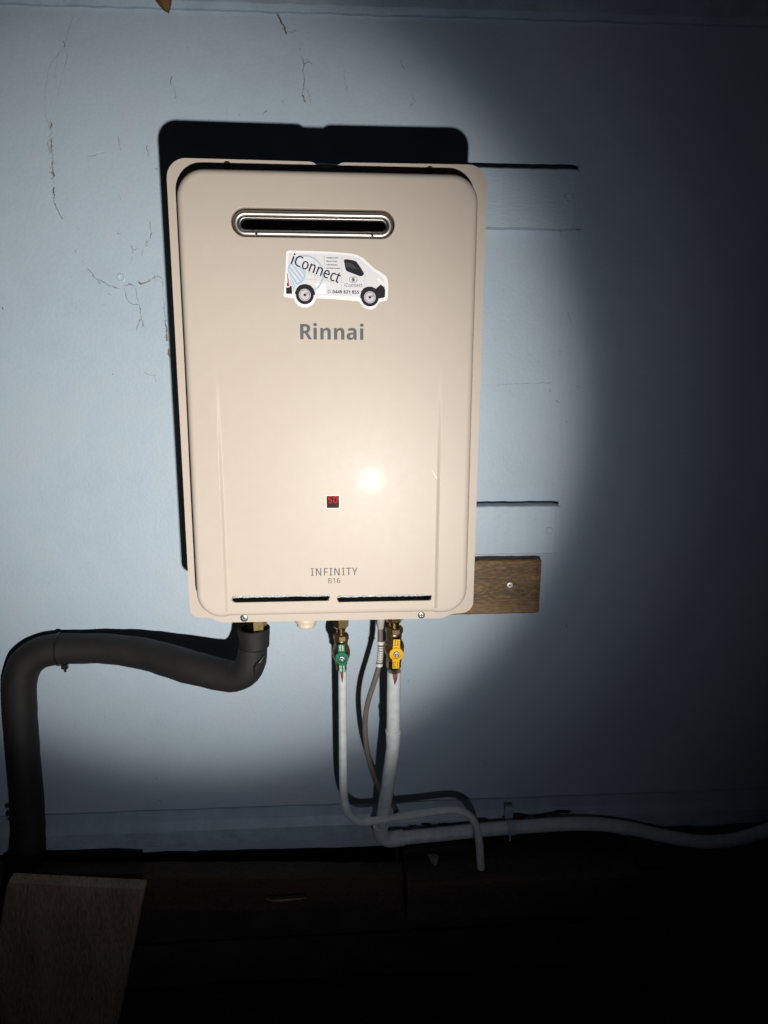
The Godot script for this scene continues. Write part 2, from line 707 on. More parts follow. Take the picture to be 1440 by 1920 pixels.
func wall_material() -> StandardMaterial3D:
	var half := WALL_PX / 2
	var broad := noise_image(half, 0.004, 3, 4)
	var mid := noise_image(half, 0.03, 4, 4)
	var fine := noise_image(half, 0.22, 5, 3)
	var im := Image.create(half, half, false, Image.FORMAT_RGB8)
	for y in half:
		for x in half:
			var b := broad.get_pixel(x, y).r - 0.5
			var m := mid.get_pixel(x, y).r - 0.5
			var f := fine.get_pixel(x, y).r - 0.5
			var v := 1.0 + 0.10 * b + 0.06 * m + 0.05 * f
			# older paint shows through in places: greyer and greener
			var g := smoothstep(0.04, 0.3, b + 0.5 * m)
			var c := PAINT.lerp(Color(0.41, 0.465, 0.52), g * 0.6) * v
			im.set_pixel(x, y, c.linear_to_srgb())
	im.resize(WALL_PX, WALL_PX, Image.INTERPOLATE_CUBIC)
	var hm := Image.create(half, half, false, Image.FORMAT_L8)
	for y in half:
		for x in half:
			var h := 0.55 + 0.35 * (mid.get_pixel(x, y).r - 0.5) + 0.22 * (fine.get_pixel(x, y).r - 0.5) + 0.010 * (sin(y * 1.7) + sin(x * 1.9))
			hm.set_pixel(x, y, Color(h, h, h))
	hm.resize(WALL_PX, WALL_PX, Image.INTERPOLATE_CUBIC)
	var dk := Color(0.05, 0.045, 0.045)
	var br := Color(0.12, 0.085, 0.06)
	var gy := Color(0.17, 0.20, 0.22)
	# [points, width, colour, strength, raggedness, pale flaked edge]
	var marks := [
		[[Vector2(-0.3135, 0.4654), Vector2(-0.3184, 0.4523), Vector2(-0.3234, 0.4391), Vector2(-0.3285, 0.4252)], 0.6, gy, 0.7, 0.6, 0.0],
		[[Vector2(-0.3046, 0.4645), Vector2(-0.3076, 0.4586), Vector2(-0.3124, 0.4549)], 0.7, gy, 0.8, 1.0, 0.0],
		[[Vector2(-0.3282, 0.436), Vector2(-0.3265, 0.433), Vector2(-0.328, 0.43)], 1.6, dk, 0.9, 0.8, 0.0],
		[[Vector2(-0.3296, 0.427), Vector2(-0.3381, 0.4183), Vector2(-0.3467, 0.4085), Vector2(-0.3515, 0.3914), Vector2(-0.3548, 0.3761), Vector2(-0.3564, 0.3515), Vector2(-0.3527, 0.3268)], 0.6, gy, 0.75, 0.8, 0.0],
		[[Vector2(-0.3257, 0.4271), Vector2(-0.3244, 0.4194), Vector2(-0.3279, 0.409), Vector2(-0.3313, 0.3999)], 0.7, gy, 0.9, 0.5, 0.0],
		[[Vector2(-0.3352, 0.422), Vector2(-0.3391, 0.4069), Vector2(-0.3415, 0.3941)], 0.6, gy, 0.7, 0.6, 0.0],
		[[Vector2(-0.3345, 0.3931), Vector2(-0.3373, 0.3827), Vector2(-0.3395, 0.3722)], 0.6, gy, 0.7, 0.6, 0.0],
		[[Vector2(-0.351, 0.3455), Vector2(-0.352, 0.3268), Vector2(-0.3525, 0.3142), Vector2(-0.3532, 0.2984), Vector2(-0.3536, 0.2794), Vector2(-0.3533, 0.2601)], 1.5, br, 0.75, 1.3, 0.5],
		[[Vector2(-0.3566, 0.3204), Vector2(-0.356, 0.3047), Vector2(-0.3546, 0.2908)], 0.8, br, 0.6, 1.4, 0.3],
		[[Vector2(-0.3535, 0.2953), Vector2(-0.3543, 0.287), Vector2(-0.3529, 0.2794)], 2.4, br, 0.7, 1.5, 0.4],
		[[Vector2(-0.3542, 0.2653), Vector2(-0.3546, 0.2524), Vector2(-0.354, 0.2446)], 1.5, dk, 0.85, 0.9, 0.3],
		[[Vector2(-0.354, 0.2446), Vector2(-0.35, 0.2369), Vector2(-0.3461, 0.2272)], 0.8, dk, 0.6, 1.2, 0.0],
		[[Vector2(-0.1995, 0.4225), Vector2(-0.1976, 0.4201)], 0.9, dk, 0.9, 0.5, 0.0],
		[[Vector2(-0.1974, 0.4), Vector2(-0.1997, 0.3944), Vector2(-0.1992, 0.3914), Vector2(-0.1973, 0.3902)], 1.0, dk, 0.95, 0.4, 0.0],
		[[Vector2(-0.1954, 0.3884), Vector2(-0.1944, 0.3823), Vector2(-0.1934, 0.3767), Vector2(-0.1955, 0.3748)], 0.8, dk, 0.9, 0.4, 0.0],
		[[Vector2(-0.2684, 0.3287), Vector2(-0.2676, 0.3206), Vector2(-0.2669, 0.3117)], 0.7, dk, 0.8, 0.6, 0.2],
		[[Vector2(-0.2329, 0.3188), Vector2(-0.2326, 0.3125), Vector2(-0.2331, 0.3055)], 0.9, dk, 0.8, 0.8, 0.0],
		[[Vector2(-0.3088, 0.3051), Vector2(-0.3042, 0.3046), Vector2(-0.296, 0.3073), Vector2(-0.2871, 0.3094)], 0.8, gy, 0.9, 0.6, 0.9],
		[[Vector2(-0.2238, 0.2916), Vector2(-0.2219, 0.2897)], 1.4, br, 0.9, 0.8, 0.0],
		[[Vector2(-0.1297, 0.3622), Vector2(-0.1299, 0.3559)], 0.6, dk, 0.7, 0.8, 0.0],
		[[Vector2(-0.1162, 0.3613), Vector2(-0.1136, 0.3563), Vector2(-0.1097, 0.3527)], 0.9, dk, 0.85, 0.9, 0.0],
		[[Vector2(-0.0788, 0.3635), Vector2(-0.0816, 0.3609), Vector2(-0.0857, 0.3583)], 1.0, dk, 0.85, 0.8, 0.0],
		[[Vector2(-0.3279, 0.2183), Vector2(-0.3248, 0.2151)], 0.8, gy, 0.8, 1.0, 0.0],
		[[Vector2(-0.3166, 0.2066), Vector2(-0.3136, 0.202), Vector2(-0.3118, 0.1981)], 0.6, gy, 0.8, 1.0, 0.0],
		[[Vector2(-0.3336, 0.1898), Vector2(-0.332, 0.1851)], 0.9, gy, 0.9, 0.8, 0.0],
		[[Vector2(-0.3265, 0.1772), Vector2(-0.3214, 0.1712), Vector2(-0.3185, 0.1652)], 0.7, gy, 0.8, 1.0, 0.0],
		[[Vector2(-0.319, 0.1672), Vector2(-0.3153, 0.1619), Vector2(-0.3103, 0.1552), Vector2(-0.3024, 0.1505), Vector2(-0.2938, 0.1458), Vector2(-0.2856, 0.1432), Vector2(-0.2766, 0.1433), Vector2(-0.2695, 0.1461), Vector2(-0.2638, 0.1475)], 1.0, dk, 0.85, 1.2, 0.4],
		[[Vector2(-0.313, 0.1565), Vector2(-0.3078, 0.1518), Vector2(-0.304, 0.1471)], 1.0, br, 0.8, 1.8, 0.6],
		[[Vector2(-0.3141, 0.1592), Vector2(-0.3075, 0.1565), Vector2(-0.2996, 0.1512)], 0.7, br, 0.7, 1.8, 0.5],
		[[Vector2(-0.274, 0.1413), Vector2(-0.2725, 0.1324), Vector2(-0.2688, 0.1249), Vector2(-0.2628, 0.1208), Vector2(-0.2572, 0.1209)], 0.8, dk, 0.75, 0.5, 0.0],
		[[Vector2(-0.2586, 0.1421), Vector2(-0.2574, 0.1284), Vector2(-0.2559, 0.1195), Vector2(-0.2534, 0.114)], 0.9, dk, 0.75, 0.7, 0.0],
		[[Vector2(-0.2549, 0.1126), Vector2(-0.2548, 0.1036), Vector2(-0.2588, 0.0952), Vector2(-0.2616, 0.0861)], 1.1, br, 0.85, 1.2, 0.3],
		[[Vector2(-0.254, 0.1043), Vector2(-0.2516, 0.098), Vector2(-0.2512, 0.0931)], 1.4, br, 0.8, 1.0, 0.3],
		[[Vector2(-0.2679, 0.1488), Vector2(-0.2638, 0.1468)], 2.0, br, 0.7, 1.0, 0.0],
		[[Vector2(-0.2546, 0.1503), Vector2(-0.2506, 0.1477)], 2.4, br, 0.75, 1.0, 0.3],
		[[Vector2(-0.2505, 0.1483), Vector2(-0.2434, 0.1505), Vector2(-0.2341, 0.1553), Vector2(-0.2283, 0.1581), Vector2(-0.2243, 0.1555)], 1.4, br, 0.85, 1.0, 0.5],
		[[Vector2(-0.2236, 0.1561), Vector2(-0.2231, 0.1391), Vector2(-0.2227, 0.1218), Vector2(-0.2226, 0.0996)], 0.9, dk, 0.85, 0.6, 0.0],
		[[Vector2(-0.2233, 0.0996), Vector2(-0.222, 0.0856), Vector2(-0.2215, 0.0694), Vector2(-0.2203, 0.0531)], 2.6, br, 0.85, 1.5, 0.3],
		[[Vector2(-0.2353, 0.2264), Vector2(-0.235, 0.2191), Vector2(-0.2341, 0.2118), Vector2(-0.2359, 0.2051)], 0.9, dk, 0.9, 0.6, 0.0],
		[[Vector2(-0.2347, 0.2125), Vector2(-0.2342, 0.2105)], 2.0, br, 0.9, 0.3, 0.0],
		[[Vector2(-0.2408, 0.2037), Vector2(-0.2426, 0.1964), Vector2(-0.2443, 0.1923), Vector2(-0.2525, 0.1929), Vector2(-0.2588, 0.1915), Vector2(-0.2619, 0.1961)], 0.8, dk, 0.75, 1.0, 0.0],
		[[Vector2(-0.2402, 0.2017), Vector2(-0.2413, 0.1957)], 1.4, gy, 0.8, 1.0, 0.0],
		[[Vector2(-0.2601, 0.1921), Vector2(-0.2592, 0.1861)], 1.2, gy, 0.8, 1.0, 0.0],
		[[Vector2(-0.2608, 0.1827), Vector2(-0.2618, 0.1773), Vector2(-0.2635, 0.1726)], 0.6, dk, 0.7, 0.6, 0.0],
		[[Vector2(-0.2457, 0.191), Vector2(-0.2475, 0.1842)], 1.1, gy, 0.8, 0.8, 0.0],
		[[Vector2(-0.2792, 0.2138), Vector2(-0.2767, 0.2105), Vector2(-0.272, 0.2099)], 0.9, gy, 0.95, 0.6, 0.0],
		[[Vector2(-0.2715, 0.2565), Vector2(-0.2704, 0.252)], 1.0, br, 0.9, 0.6, 0.0],
		[[Vector2(-0.2964, 0.1376), Vector2(-0.2925, 0.1349)], 1.6, gy, 0.6, 1.6, 0.3],
		[[Vector2(-0.3047, 0.1197), Vector2(-0.299, 0.1219)], 0.7, gy, 0.7, 1.0, 0.0],
		[[Vector2(-0.2544, 0.0323), Vector2(-0.2475, 0.028), Vector2(-0.2389, 0.0287)], 0.7, gy, 0.8, 0.8, 0.0],
		[[Vector2(-0.2403, 0.028), Vector2(-0.2402, 0.0187)], 0.7, gy, 0.7, 0.8, 0.0],
		[[Vector2(-0.2973, 0.0293), Vector2(-0.2966, 0.0286)], 1.4, dk, 0.9, 0.0, 0.0],
		[[Vector2(-0.4333, 0.1159), Vector2(-0.4329, 0.1132)], 1.4, dk, 0.8, 0.0, 0.6],
		[[Vector2(-0.0623, 0.4749), Vector2(-0.0584, 0.469), Vector2(-0.0553, 0.4619), Vector2(-0.0515, 0.4524)], 1.9, dk, 0.85, 1.2, 0.0],
		[[Vector2(-0.0521, 0.4548), Vector2(-0.0454, 0.455), Vector2(-0.0387, 0.4558)], 1.0, dk, 0.7, 1.5, 0.0],
		[[Vector2(-0.035, 0.4371), Vector2(-0.0325, 0.4287), Vector2(-0.0313, 0.4189), Vector2(-0.0315, 0.409), Vector2(-0.0303, 0.3991), Vector2(-0.0319, 0.3891), Vector2(-0.0327, 0.3816)], 1.0, dk, 0.85, 0.7, 0.0],
		[[Vector2(-0.032, 0.4213), Vector2(-0.0259, 0.4209), Vector2(-0.0198, 0.4192)], 0.8, dk, 0.75, 1.4, 0.0],
		[[Vector2(-0.0312, 0.4238), Vector2(-0.0245, 0.424)], 0.6, dk, 0.7, 1.2, 0.0],
		[[Vector2(-0.0291, 0.3911), Vector2(-0.0258, 0.3881), Vector2(-0.0238, 0.38), Vector2(-0.0226, 0.3731)], 0.8, dk, 0.85, 0.5, 0.5],
		[[Vector2(-0.0327, 0.3829), Vector2(-0.0314, 0.3785), Vector2(-0.0287, 0.3755)], 1.9, br, 0.9, 0.6, 0.0],
		[[Vector2(0.021, 0.4167), Vector2(0.0216, 0.4049), Vector2(0.0208, 0.3943)], 0.6, gy, 0.8, 0.7, 0.0],
		[[Vector2(0.0236, 0.3956), Vector2(0.0242, 0.3894)], 0.8, dk, 0.8, 0.6, 0.0],
		[[Vector2(0.0936, 0.4275), Vector2(0.095, 0.4219), Vector2(0.0978, 0.4164)], 0.8, dk, 0.85, 0.6, 0.0],
		[[Vector2(0.1086, 0.3885), Vector2(0.1107, 0.3829), Vector2(0.1129, 0.3798), Vector2(0.1087, 0.3759), Vector2(0.1067, 0.3733)], 1.1, dk, 0.95, 0.5, 0.0],
		[[Vector2(-0.0587, 0.3759), Vector2(-0.056, 0.3735)], 0.8, dk, 0.8, 0.5, 0.0],
		[[Vector2(0.3318, 0.116), Vector2(0.3337, 0.1095), Vector2(0.3365, 0.1023)], 0.8, dk, 0.9, 0.3, 0.0],
		[[Vector2(0.2928, 0.0486), Vector2(0.2936, 0.0478)], 1.1, dk, 0.9, 0.0, 0.0],
		[[Vector2(0.1955, 0.0142), Vector2(0.2145, 0.0157), Vector2(0.2375, 0.0157)], 0.7, gy, 0.45, 0.6, 0.6],
		[[Vector2(0.2352, 0.0157), Vector2(0.2604, 0.0173), Vector2(0.2874, 0.0181), Vector2(0.3136, 0.0188)], 0.9, gy, 0.85, 0.5, 0.0],
		[[Vector2(0.3117, 0.0106), Vector2(0.3136, 0.0053)], 2.2, gy, 0.35, 1.2, 0.0],
		[[Vector2(0.3213, -0.0075), Vector2(0.3293, -0.0121)], 1.6, gy, 0.4, 1.6, 0.0],
		[[Vector2(0.3377, -0.035), Vector2(0.3387, -0.0388)], 1.1, dk, 0.85, 0.4, 0.0],
		[[Vector2(0.228, 0.0841), Vector2(0.2298, 0.0769)], 0.7, gy, 0.7, 0.8, 0.0],
		[[Vector2(0.3219, 0.0642), Vector2(0.3267, 0.0605)], 1.4, gy, 0.5, 1.4, 0.0],
		[[Vector2(0.3511, 0.0152), Vector2(0.3537, 0.0099)], 1.5, gy, 0.6, 1.2, 0.0],
		[[Vector2(0.2993, 0.2247), Vector2(0.3142, 0.2236), Vector2(0.3276, 0.2245), Vector2(0.3438, 0.2261)], 1.5, dk, 0.85, 1.0, 0.0],
		[[Vector2(0.3038, 0.2248), Vector2(0.3071, 0.2193)], 0.9, dk, 0.7, 1.0, 0.0],
		[[Vector2(0.315, 0.2236), Vector2(0.3162, 0.2153)], 0.9, dk, 0.7, 0.7, 0.0],
		[[Vector2(0.3231, 0.2237), Vector2(0.3243, 0.2168)], 1.2, dk, 0.75, 0.7, 0.0],
		[[Vector2(0.2683, -0.3311), Vector2(0.2694, -0.3389)], 0.8, gy, 0.8, 0.8, 0.0],
		[[Vector2(0.3562, -0.3469), Vector2(0.3582, -0.3521)], 1.3, dk, 0.9, 0.4, 0.0],
		[[Vector2(0.3201, -0.31), Vector2(0.3253, -0.316)], 1.2, gy, 0.35, 1.0, 0.0],
		[[Vector2(-0.049, 0.4735), Vector2(-0.0256, 0.4737), Vector2(-0.0022, 0.4742)], 0.8, Color(0.60, 0.63, 0.66), 0.5, 1.6, 0.0],
		[[Vector2(0.018, 0.4745), Vector2(0.0517, 0.4751), Vector2(0.0856, 0.475), Vector2(0.1265, 0.4751)], 1.0, Color(0.66, 0.68, 0.70), 0.7, 1.6, 0.0],
		[[Vector2(0.154, 0.4754), Vector2(0.1953, 0.4761)], 0.8, Color(0.60, 0.63, 0.66), 0.5, 1.6, 0.0],
		[[Vector2(-0.2462, 0.47), Vector2(-0.2072, 0.4701), Vector2(-0.168, 0.4708)], 0.7, Color(0.58, 0.62, 0.65), 0.45, 1.6, 0.0],
		[[Vector2(-0.2722, -0.6225), Vector2(-0.2715, -0.6244)], 1.5, dk, 0.9, 0.0, 0.0],
		[[Vector2(-0.2917, -0.6235), Vector2(-0.2901, -0.6236)], 0.9, dk, 0.7, 0.0, 0.0],
		[[Vector2(-0.2764, -0.5845), Vector2(-0.2716, -0.5856)], 0.8, dk, 0.7, 0.5, 0.0],
		[[Vector2(-0.3457, -0.479), Vector2(-0.345, -0.4799)], 1.0, dk, 0.9, 0.0, 0.0],
		[[Vector2(-0.0759, -0.4701), Vector2(-0.0727, -0.472)], 0.9, dk, 0.8, 0.3, 0.0],
		[[Vector2(0.113, -0.4361), Vector2(0.1162, -0.4317)], 0.9, dk, 0.9, 0.6, 0.0],
		[[Vector2(0.0522, -0.3897), Vector2(0.053, -0.3932)], 1.0, dk, 0.9, 0.3, 0.0],
		[[Vector2(0.1384, -0.4788), Vector2(0.1434, -0.4762)], 0.8, gy, 0.8, 0.8, 0.0],
		[[Vector2(0.2347, -0.5731), Vector2(0.2384, -0.5808)], 0.9, dk, 0.85, 0.4, 0.0],
		[[Vector2(-0.0484, -0.6105), Vector2(-0.0417, -0.6052)], 0.8, gy, 0.8, 0.6, 0.0],
	]
	for k in marks:
		if k[1] >= 1.4 and k[4] >= 0.9:
			# frayed paint along the wider cracks
			for _h in int(k[0][0].distance_to(k[0][-1]) * 500.0):
				var e: int = rng.randi() % (k[0].size() - 1)
				var p: Vector2 = k[0][e].lerp(k[0][e + 1], rng.randf())
				var d := Vector2.from_angle(rng.randf() * TAU) * rng.randf_range(0.001, 0.005)
				crack(im, hm, [p, p + d], 0.45, k[2], 0.6, 0.8)
		crack(im, hm, k[0], k[1] * 0.62, k[2], k[3] * 0.75, k[4], k[5])
	# fly specks and grit
	for k in 170:
		var p := Vector2(rng.randf_range(-0.65, 0.85), rng.randf_range(-0.65, 0.5))
		stamp(im, hm, to_px(p), rng.randf_range(0.1, 0.6), dk if rng.randf() < 0.6 else gy, rng.randf_range(0.3, 0.8))
	var m := StandardMaterial3D.new()
	m.albedo_texture = tex(im)
	m.roughness = 0.5
	m.normal_enabled = true
	m.normal_texture = bumps(hm, 4.0)
	m.normal_scale = 0.22
	return m


func build_setting():
	var g := begin()
	quad(g, Vector3(-60, -1.0, -60), Vector3(60, -1.0, -60), Vector3(60, -1.0, 60), Vector3(-60, -1.0, 60), Vector3.UP)
	struct(g, "ground", M.soil)


func build_wall():
	var t := thing("painted_wall", "pale blue painted sheet wall with cracked paint behind the heater", "wall", Vector3(0, -0.72, 0))
	var st := begin()
	var x0 := -2.3
	var x1 := 2.5
	var y0 := -0.72
	var y1 := 1.45
	var cs := [[x0, y0], [x1, y0], [x1, y1], [x0, y1]]
	var put := func(k):
		st.set_normal(Vector3(0, 0, 1))
		st.set_tangent(Plane(1, 0, 0, 1))
		st.set_uv(Vector2((cs[k][0] - WALL_X0) / WALL_SIDE, (WALL_Y1 - cs[k][1]) / WALL_SIDE))
		st.add_vertex(Vector3(cs[k][0], cs[k][1], 0))
	for k in [0, 2, 1, 0, 3, 2]:
		put.call(k)
	part(st, "wall_face", wall_material(), t)
	var sb := begin()
	box(sb, Vector3(x0, y0, -0.1), Vector3(x1, y1, -0.003), 0.0)
	part(sb, "wall_core", M.base_dark, t)
	# round nail heads drowned in paint
	var sn := begin()
	nail_bump(sn, Vector3(-0.2765, 0.1549, 0), 0.006)
	part(sn, "nail_head", M.plank_paint, t)
	# rail along the top
	var r := thing("top_rail", "blue painted rail along the top of the wall, paint chipped on its lower edge", "rail", Vector3(0, 0.465, 0))
	var sr := begin()
	var xf := Transform3D(Basis(Vector3(0, 0, 1), 0.006), Vector3(0.072, 0.4763, 0))
	board(sr, Vector3(-1.6, 0.0, 0.0), Vector3(1.7, 0.16, 0.013), 0.0016, 0.006, xf)
	part(sr, "rail_board", M.trim_paint, r)
	# skirting along the bottom: a board under a sloped upper edge
	var k := thing("bottom_skirting", "blue painted skirting batten along the foot of the wall", "skirting", Vector3(0, -0.72, 0))
	var ss := begin()
	var a := Vector3(-0.6704, -0.6883, 0.012)
	var b := Vector3(0.7692, -0.6921, 0.012)
	skirting(ss, a, b, 0.05)
	part(ss, "skirting_board", M.trim_paint, k)
	# rotten bits where the paint has come away from the skirting
	for w in [[Vector3(0.3014, -0.6607, 0.024), 0.075, 0.0035], [Vector3(0.3543, -0.6581, 0.023), 0.05, 0.002], [Vector3(0.1564, -0.6684, 0.024), 0.10, 0.0022], [Vector3(0.2329, -0.6643, 0.024), 0.06, 0.0018]]:
		var sw := begin()
		board(sw, w[0] + Vector3(-w[1] / 2.0, -w[2], -0.008), w[0] + Vector3(w[1] / 2.0, w[2], 0.0), 0.006, 0.001)
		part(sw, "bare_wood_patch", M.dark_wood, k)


func nail_bump(st: SurfaceTool, at: Vector3, r: float):
	lathe(st, [[r, -0.0003], [r * 0.95, 0.0007], [r * 0.75, 0.0012], [r * 0.6, 0.0006], [0, 0.0002]], Transform3D(Basis(Vector3(1, 0, 0), Vector3(0, 0, 1), Vector3(0, -1, 0)), at), 20)


func skirting(st: SurfaceTool, a: Vector3, b: Vector3, high: float):
	var n := 150
	var noise := FastNoiseLite.new()
	noise.seed = 9
	noise.frequency = 12.0
	var rings := []
	for i in n + 1:
		var p := a.lerp(b, float(i) / n)
		var w := noise.get_noise_1d(p.x) * 0.0016
		var v := noise.get_noise_1d(p.x * 2.0 + 40.0) * 0.0012
		rings.append([Vector3(p.x, p.y + v, -0.002), Vector3(p.x, p.y + v, 0.020), Vector3(p.x, p.y + 0.003, 0.024), Vector3(p.x, p.y + high * 0.55, 0.024 + w * 0.4), Vector3(p.x, p.y + high * 0.8, 0.017), Vector3(p.x, p.y + high + w, 0.004), Vector3(p.x, p.y + high + w, -0.002)])
	for i in n:
		for k in 6:
			var hint := Vector3(0, -1 if k == 0 else (1 if k > 3 else 0), 1)
			quad(st, rings[i][k], rings[i + 1][k], rings[i + 1][k + 1], rings[i][k + 1], hint)


func build_planks():
	var t := thing("mounting_plank", "upper blue painted plank behind the heater, its end out to the right", "plank", Vector3(0.2, 0.13, 0), "mounting planks behind the heater")
	var st := begin()
	var a := Vector2(0.3292, 0.2962)
	var b := Vector2(0.3324, 0.2229)
	board(st, Vector3(-0.12, b.y, 0.0005), Vector3((a.x + b.x) / 2.0, a.y, 0.026), 0.0012, 0.0015)
	part(st, "board", M.plank_paint, t)
	var sn := begin()
	nail_bump(sn, Vector3(0.3156, 0.2599, 0.0262), 0.0068)
	part(sn, "nail_head", M.plank_paint, t)

	t = thing("mounting_plank", "lower blue painted plank right of the heater, just above the brown plank", "plank", Vector3(0.18, -0.23, 0), "mounting planks behind the heater")
	st = begin()
	a = Vector2(0.3286, -0.1556)
	b = Vector2(0.3312, -0.2277)
	board(st, Vector3(-0.12, b.y, 0.0005), Vector3((a.x + b.x) / 2.0, a.y, 0.024), 0.0012, 0.0015)
	part(st, "board", M.plank_paint, t)
	sn = begin()
	nail_bump(sn, Vector3(0.3141, -0.1927, 0.0242), 0.0062)
	part(sn, "nail_head", M.plank_paint, t)

	t = thing("mounting_plank", "bare brown timber plank behind the heater with one silver screw", "plank", Vector3(0.15, -0.3, 0), "mounting planks behind the heater")
	st = begin()
	a = Vector2(0.3065, -0.2374)
	b = Vector2(0.3084, -0.3212)
	board(st, Vector3(-0.12, b.y, 0.0005), Vector3((a.x + b.x) / 2.0, a.y, 0.02), 0.0008, 0.002)
	part(st, "board", M.brown_wood, t)
	screw(t, Vector3(0.261, -0.2758, 0.0205), 0.0045, M.zinc, 0.1, 0.12)


# ------------------------------------------------------------------ the heater

const PW = 0.1605
const PTOP = 0.2492
const PBOT = -0.2462
const FILLET = 0.007
const XI_L = -0.1235
const XI_R = 0.1205
const BEVEL = 0.0048

func panel_drop(p: Vector2) -> float:
	var t := smoothstep(0.06, -0.16, p.y) * 0.0034
	var out := maxf(XI_L - p.x, p.x - XI_R)
	return -t * smoothstep(0.0, BEVEL, out)


# the outline of the panel pulled in by inset, and the outward direction at each point; the left and right halves mirror each other
func panel_loop(inset: float) -> Array:
	var pts := []
	var dirs := []
	var r := 0.029
	var add := func(p: Vector2, d: Vector2):
		pts.append(p - d * inset)
		dirs.append(d)
	var n := 10
	for k in n + 1:   # top left corner, from the left side to the top
		var d := Vector2.from_angle(PI - PI / 2 * k / n)
		add.call(Vector2(-PW + r, PTOP - r) + d * r, d)
	for x in [XI_L - BEVEL, XI_L, XI_R, XI_R + BEVEL]:
		add.call(Vector2(x, PTOP), Vector2(0, 1))
	for k in n + 1:
		var d := Vector2.from_angle(PI / 2 - PI / 2 * k / n)
		add.call(Vector2(PW - r, PTOP - r) + d * r, d)
	for k in range(1, 16):
		add.call(Vector2(PW, lerpf(PTOP - r, PBOT + r, k / 16.0)), Vector2(1, 0))
	for k in n + 1:
		var d := Vector2.from_angle(-PI / 2 * k / n)
		add.call(Vector2(PW - r, PBOT + r) + d * r, d)
	for x in [XI_R + BEVEL, XI_R, XI_L, XI_L - BEVEL]:
		add.call(Vector2(x, PBOT), Vector2(0, -1))
	for k in n + 1:
		var d := Vector2.from_angle(-PI / 2 - PI / 2 * k / n)
		add.call(Vector2(-PW + r, PBOT + r) + d * r, d)
	for k in range(1, 16):
		add.call(Vector2(-PW, lerpf(PBOT + r, PTOP - r, k / 16.0)), Vector2(-1, 0))
	return [pts, dirs]


# an upright or lying slot as two chains from its top to its bottom
func slot_chains(c: Vector2, half: float, r: float) -> Array:
	var left := [c + Vector2(0, r)]
	var right := [c + Vector2(0, r)]
	for k in 13:
		left.append(c + Vector2(-half, 0) + Vector2.from_angle(PI / 2 + PI * k / 12) * r)
		right.append(c + Vector2(half, 0) + Vector2.from_angle(PI / 2 - PI * k / 12) * r)
	left.append(c + Vector2(0, -r))
	right.append(c + Vector2(0, -r))
	return [left, right, c]


func square_chains(c: Vector2, h: float, r: float) -> Array:
	var poly := rounded([[c + Vector2(-h, h), r], [c + Vector2(-h, -h), r]], 4)
	var left := [c + Vector2(0, h)]
	var right := [c + Vector2(0, h)]
	for q in [[Vector2(-1, 1), PI / 2], [Vector2(-1, -1), PI]]:
		for k in 5:
			var p: Vector2 = c + q[0] * (h - r) + Vector2.from_angle(q[1] + PI / 2 * k / 4) * r
			left.append(p)
			right.append(Vector2(2 * c.x - p.x, p.y))
	left.append(c + Vector2(0, -h))
	right.append(c + Vector2(0, -h))
	return [left, right, c]


func fill(st: SurfaceTool, pts: Array, z: float):
	var poly := PackedVector2Array(pts)
	var idx := Geometry2D.triangulate_polygon(poly)
	for i in range(0, idx.size(), 3):
		var q := []
		for k in 3:
			q.append(Vector3(poly[idx[i + k]].x, poly[idx[i + k]].y, z))
		flat(st, q[0], q[1], q[2], Vector3(0, 0, 1))


# a flat band between x0 and x1, y1 above y0, with holes left out
func holed_band(st: SurfaceTool, x0: float, x1: float, y1: float, y0: float, holes: Array, z: float):
	if holes.is_empty():
		fill(st, [Vector2(x0, y1), Vector2(x1, y1), Vector2(x1, y0), Vector2(x0, y0)], z)
		return
	for i in holes.size() + 1:
		var pts := []
		if i == 0:
			pts.append(Vector2(x0, y1))
		else:
			pts.append(Vector2(holes[i - 1][2].x, y1))
		if i == holes.size():
			pts.append(Vector2(x1, y1))
			pts.append(Vector2(x1, y0))
		else:
			pts.append(Vector2(holes[i][2].x, y1))
			pts.append_array(holes[i][0])
			pts.append(Vector2(holes[i][2].x, y0))
		if i == 0:
			pts.append(Vector2(x0, y0))
		else:
			pts.append(Vector2(holes[i - 1][2].x, y0))
			var back: Array = holes[i - 1][1].duplicate()
			back.reverse()
			pts.append_array(back)
		fill(st, pts, z)


func hole_loop(h: Array) -> Array:
	var out: Array = h[0].duplicate()
	var back: Array = h[1].duplicate()
	back.reverse()
	for i in range(1, back.size() - 1):
		out.append(back[i])
	return out


# the turned-in edge of a hole: a small rounding, then a wall going back
func hole_edge(st: SurfaceTool, h: Array, z: float, deep: float, soft: float):
	var loop := hole_loop(h)
	var c: Vector2 = h[2]
	var n := loop.size()
	var prof := [[0.0, 0.0, 0.0], [0.29, 0.08, 0.4], [0.7, 0.3, 0.8], [1.0, 1.0, 1.57], [1.0, deep / soft, 1.57]]
	for i in n:
		var nrm := []
		for k in 2:
			var q := (i + k) % n
			var t: Vector2 = loop[(q + 1) % n] - loop[(q + n - 1) % n]
			var d := Vector2(-t.y, t.x).normalized()
			if d.dot(c - loop[q]) < 0.0:
				d = -d
			nrm.append(d)
		for s in prof.size() - 1:
			var v := []
			var m := []
			for e in [[0, s], [1, s], [1, s + 1], [0, s + 1]]:
				var p: Vector2 = loop[(i + e[0]) % n] + nrm[e[0]] * prof[e[1]][0] * soft
				v.append(Vector3(p.x, p.y, z - prof[e[1]][1] * soft))
				var a: float = prof[e[1]][2]
				m.append(Vector3(nrm[e[0]].x * sin(a), nrm[e[0]].y * sin(a), cos(a)))
			quad_n(st, v[0], v[1], v[2], v[3], m[0], m[1], m[2], m[3])


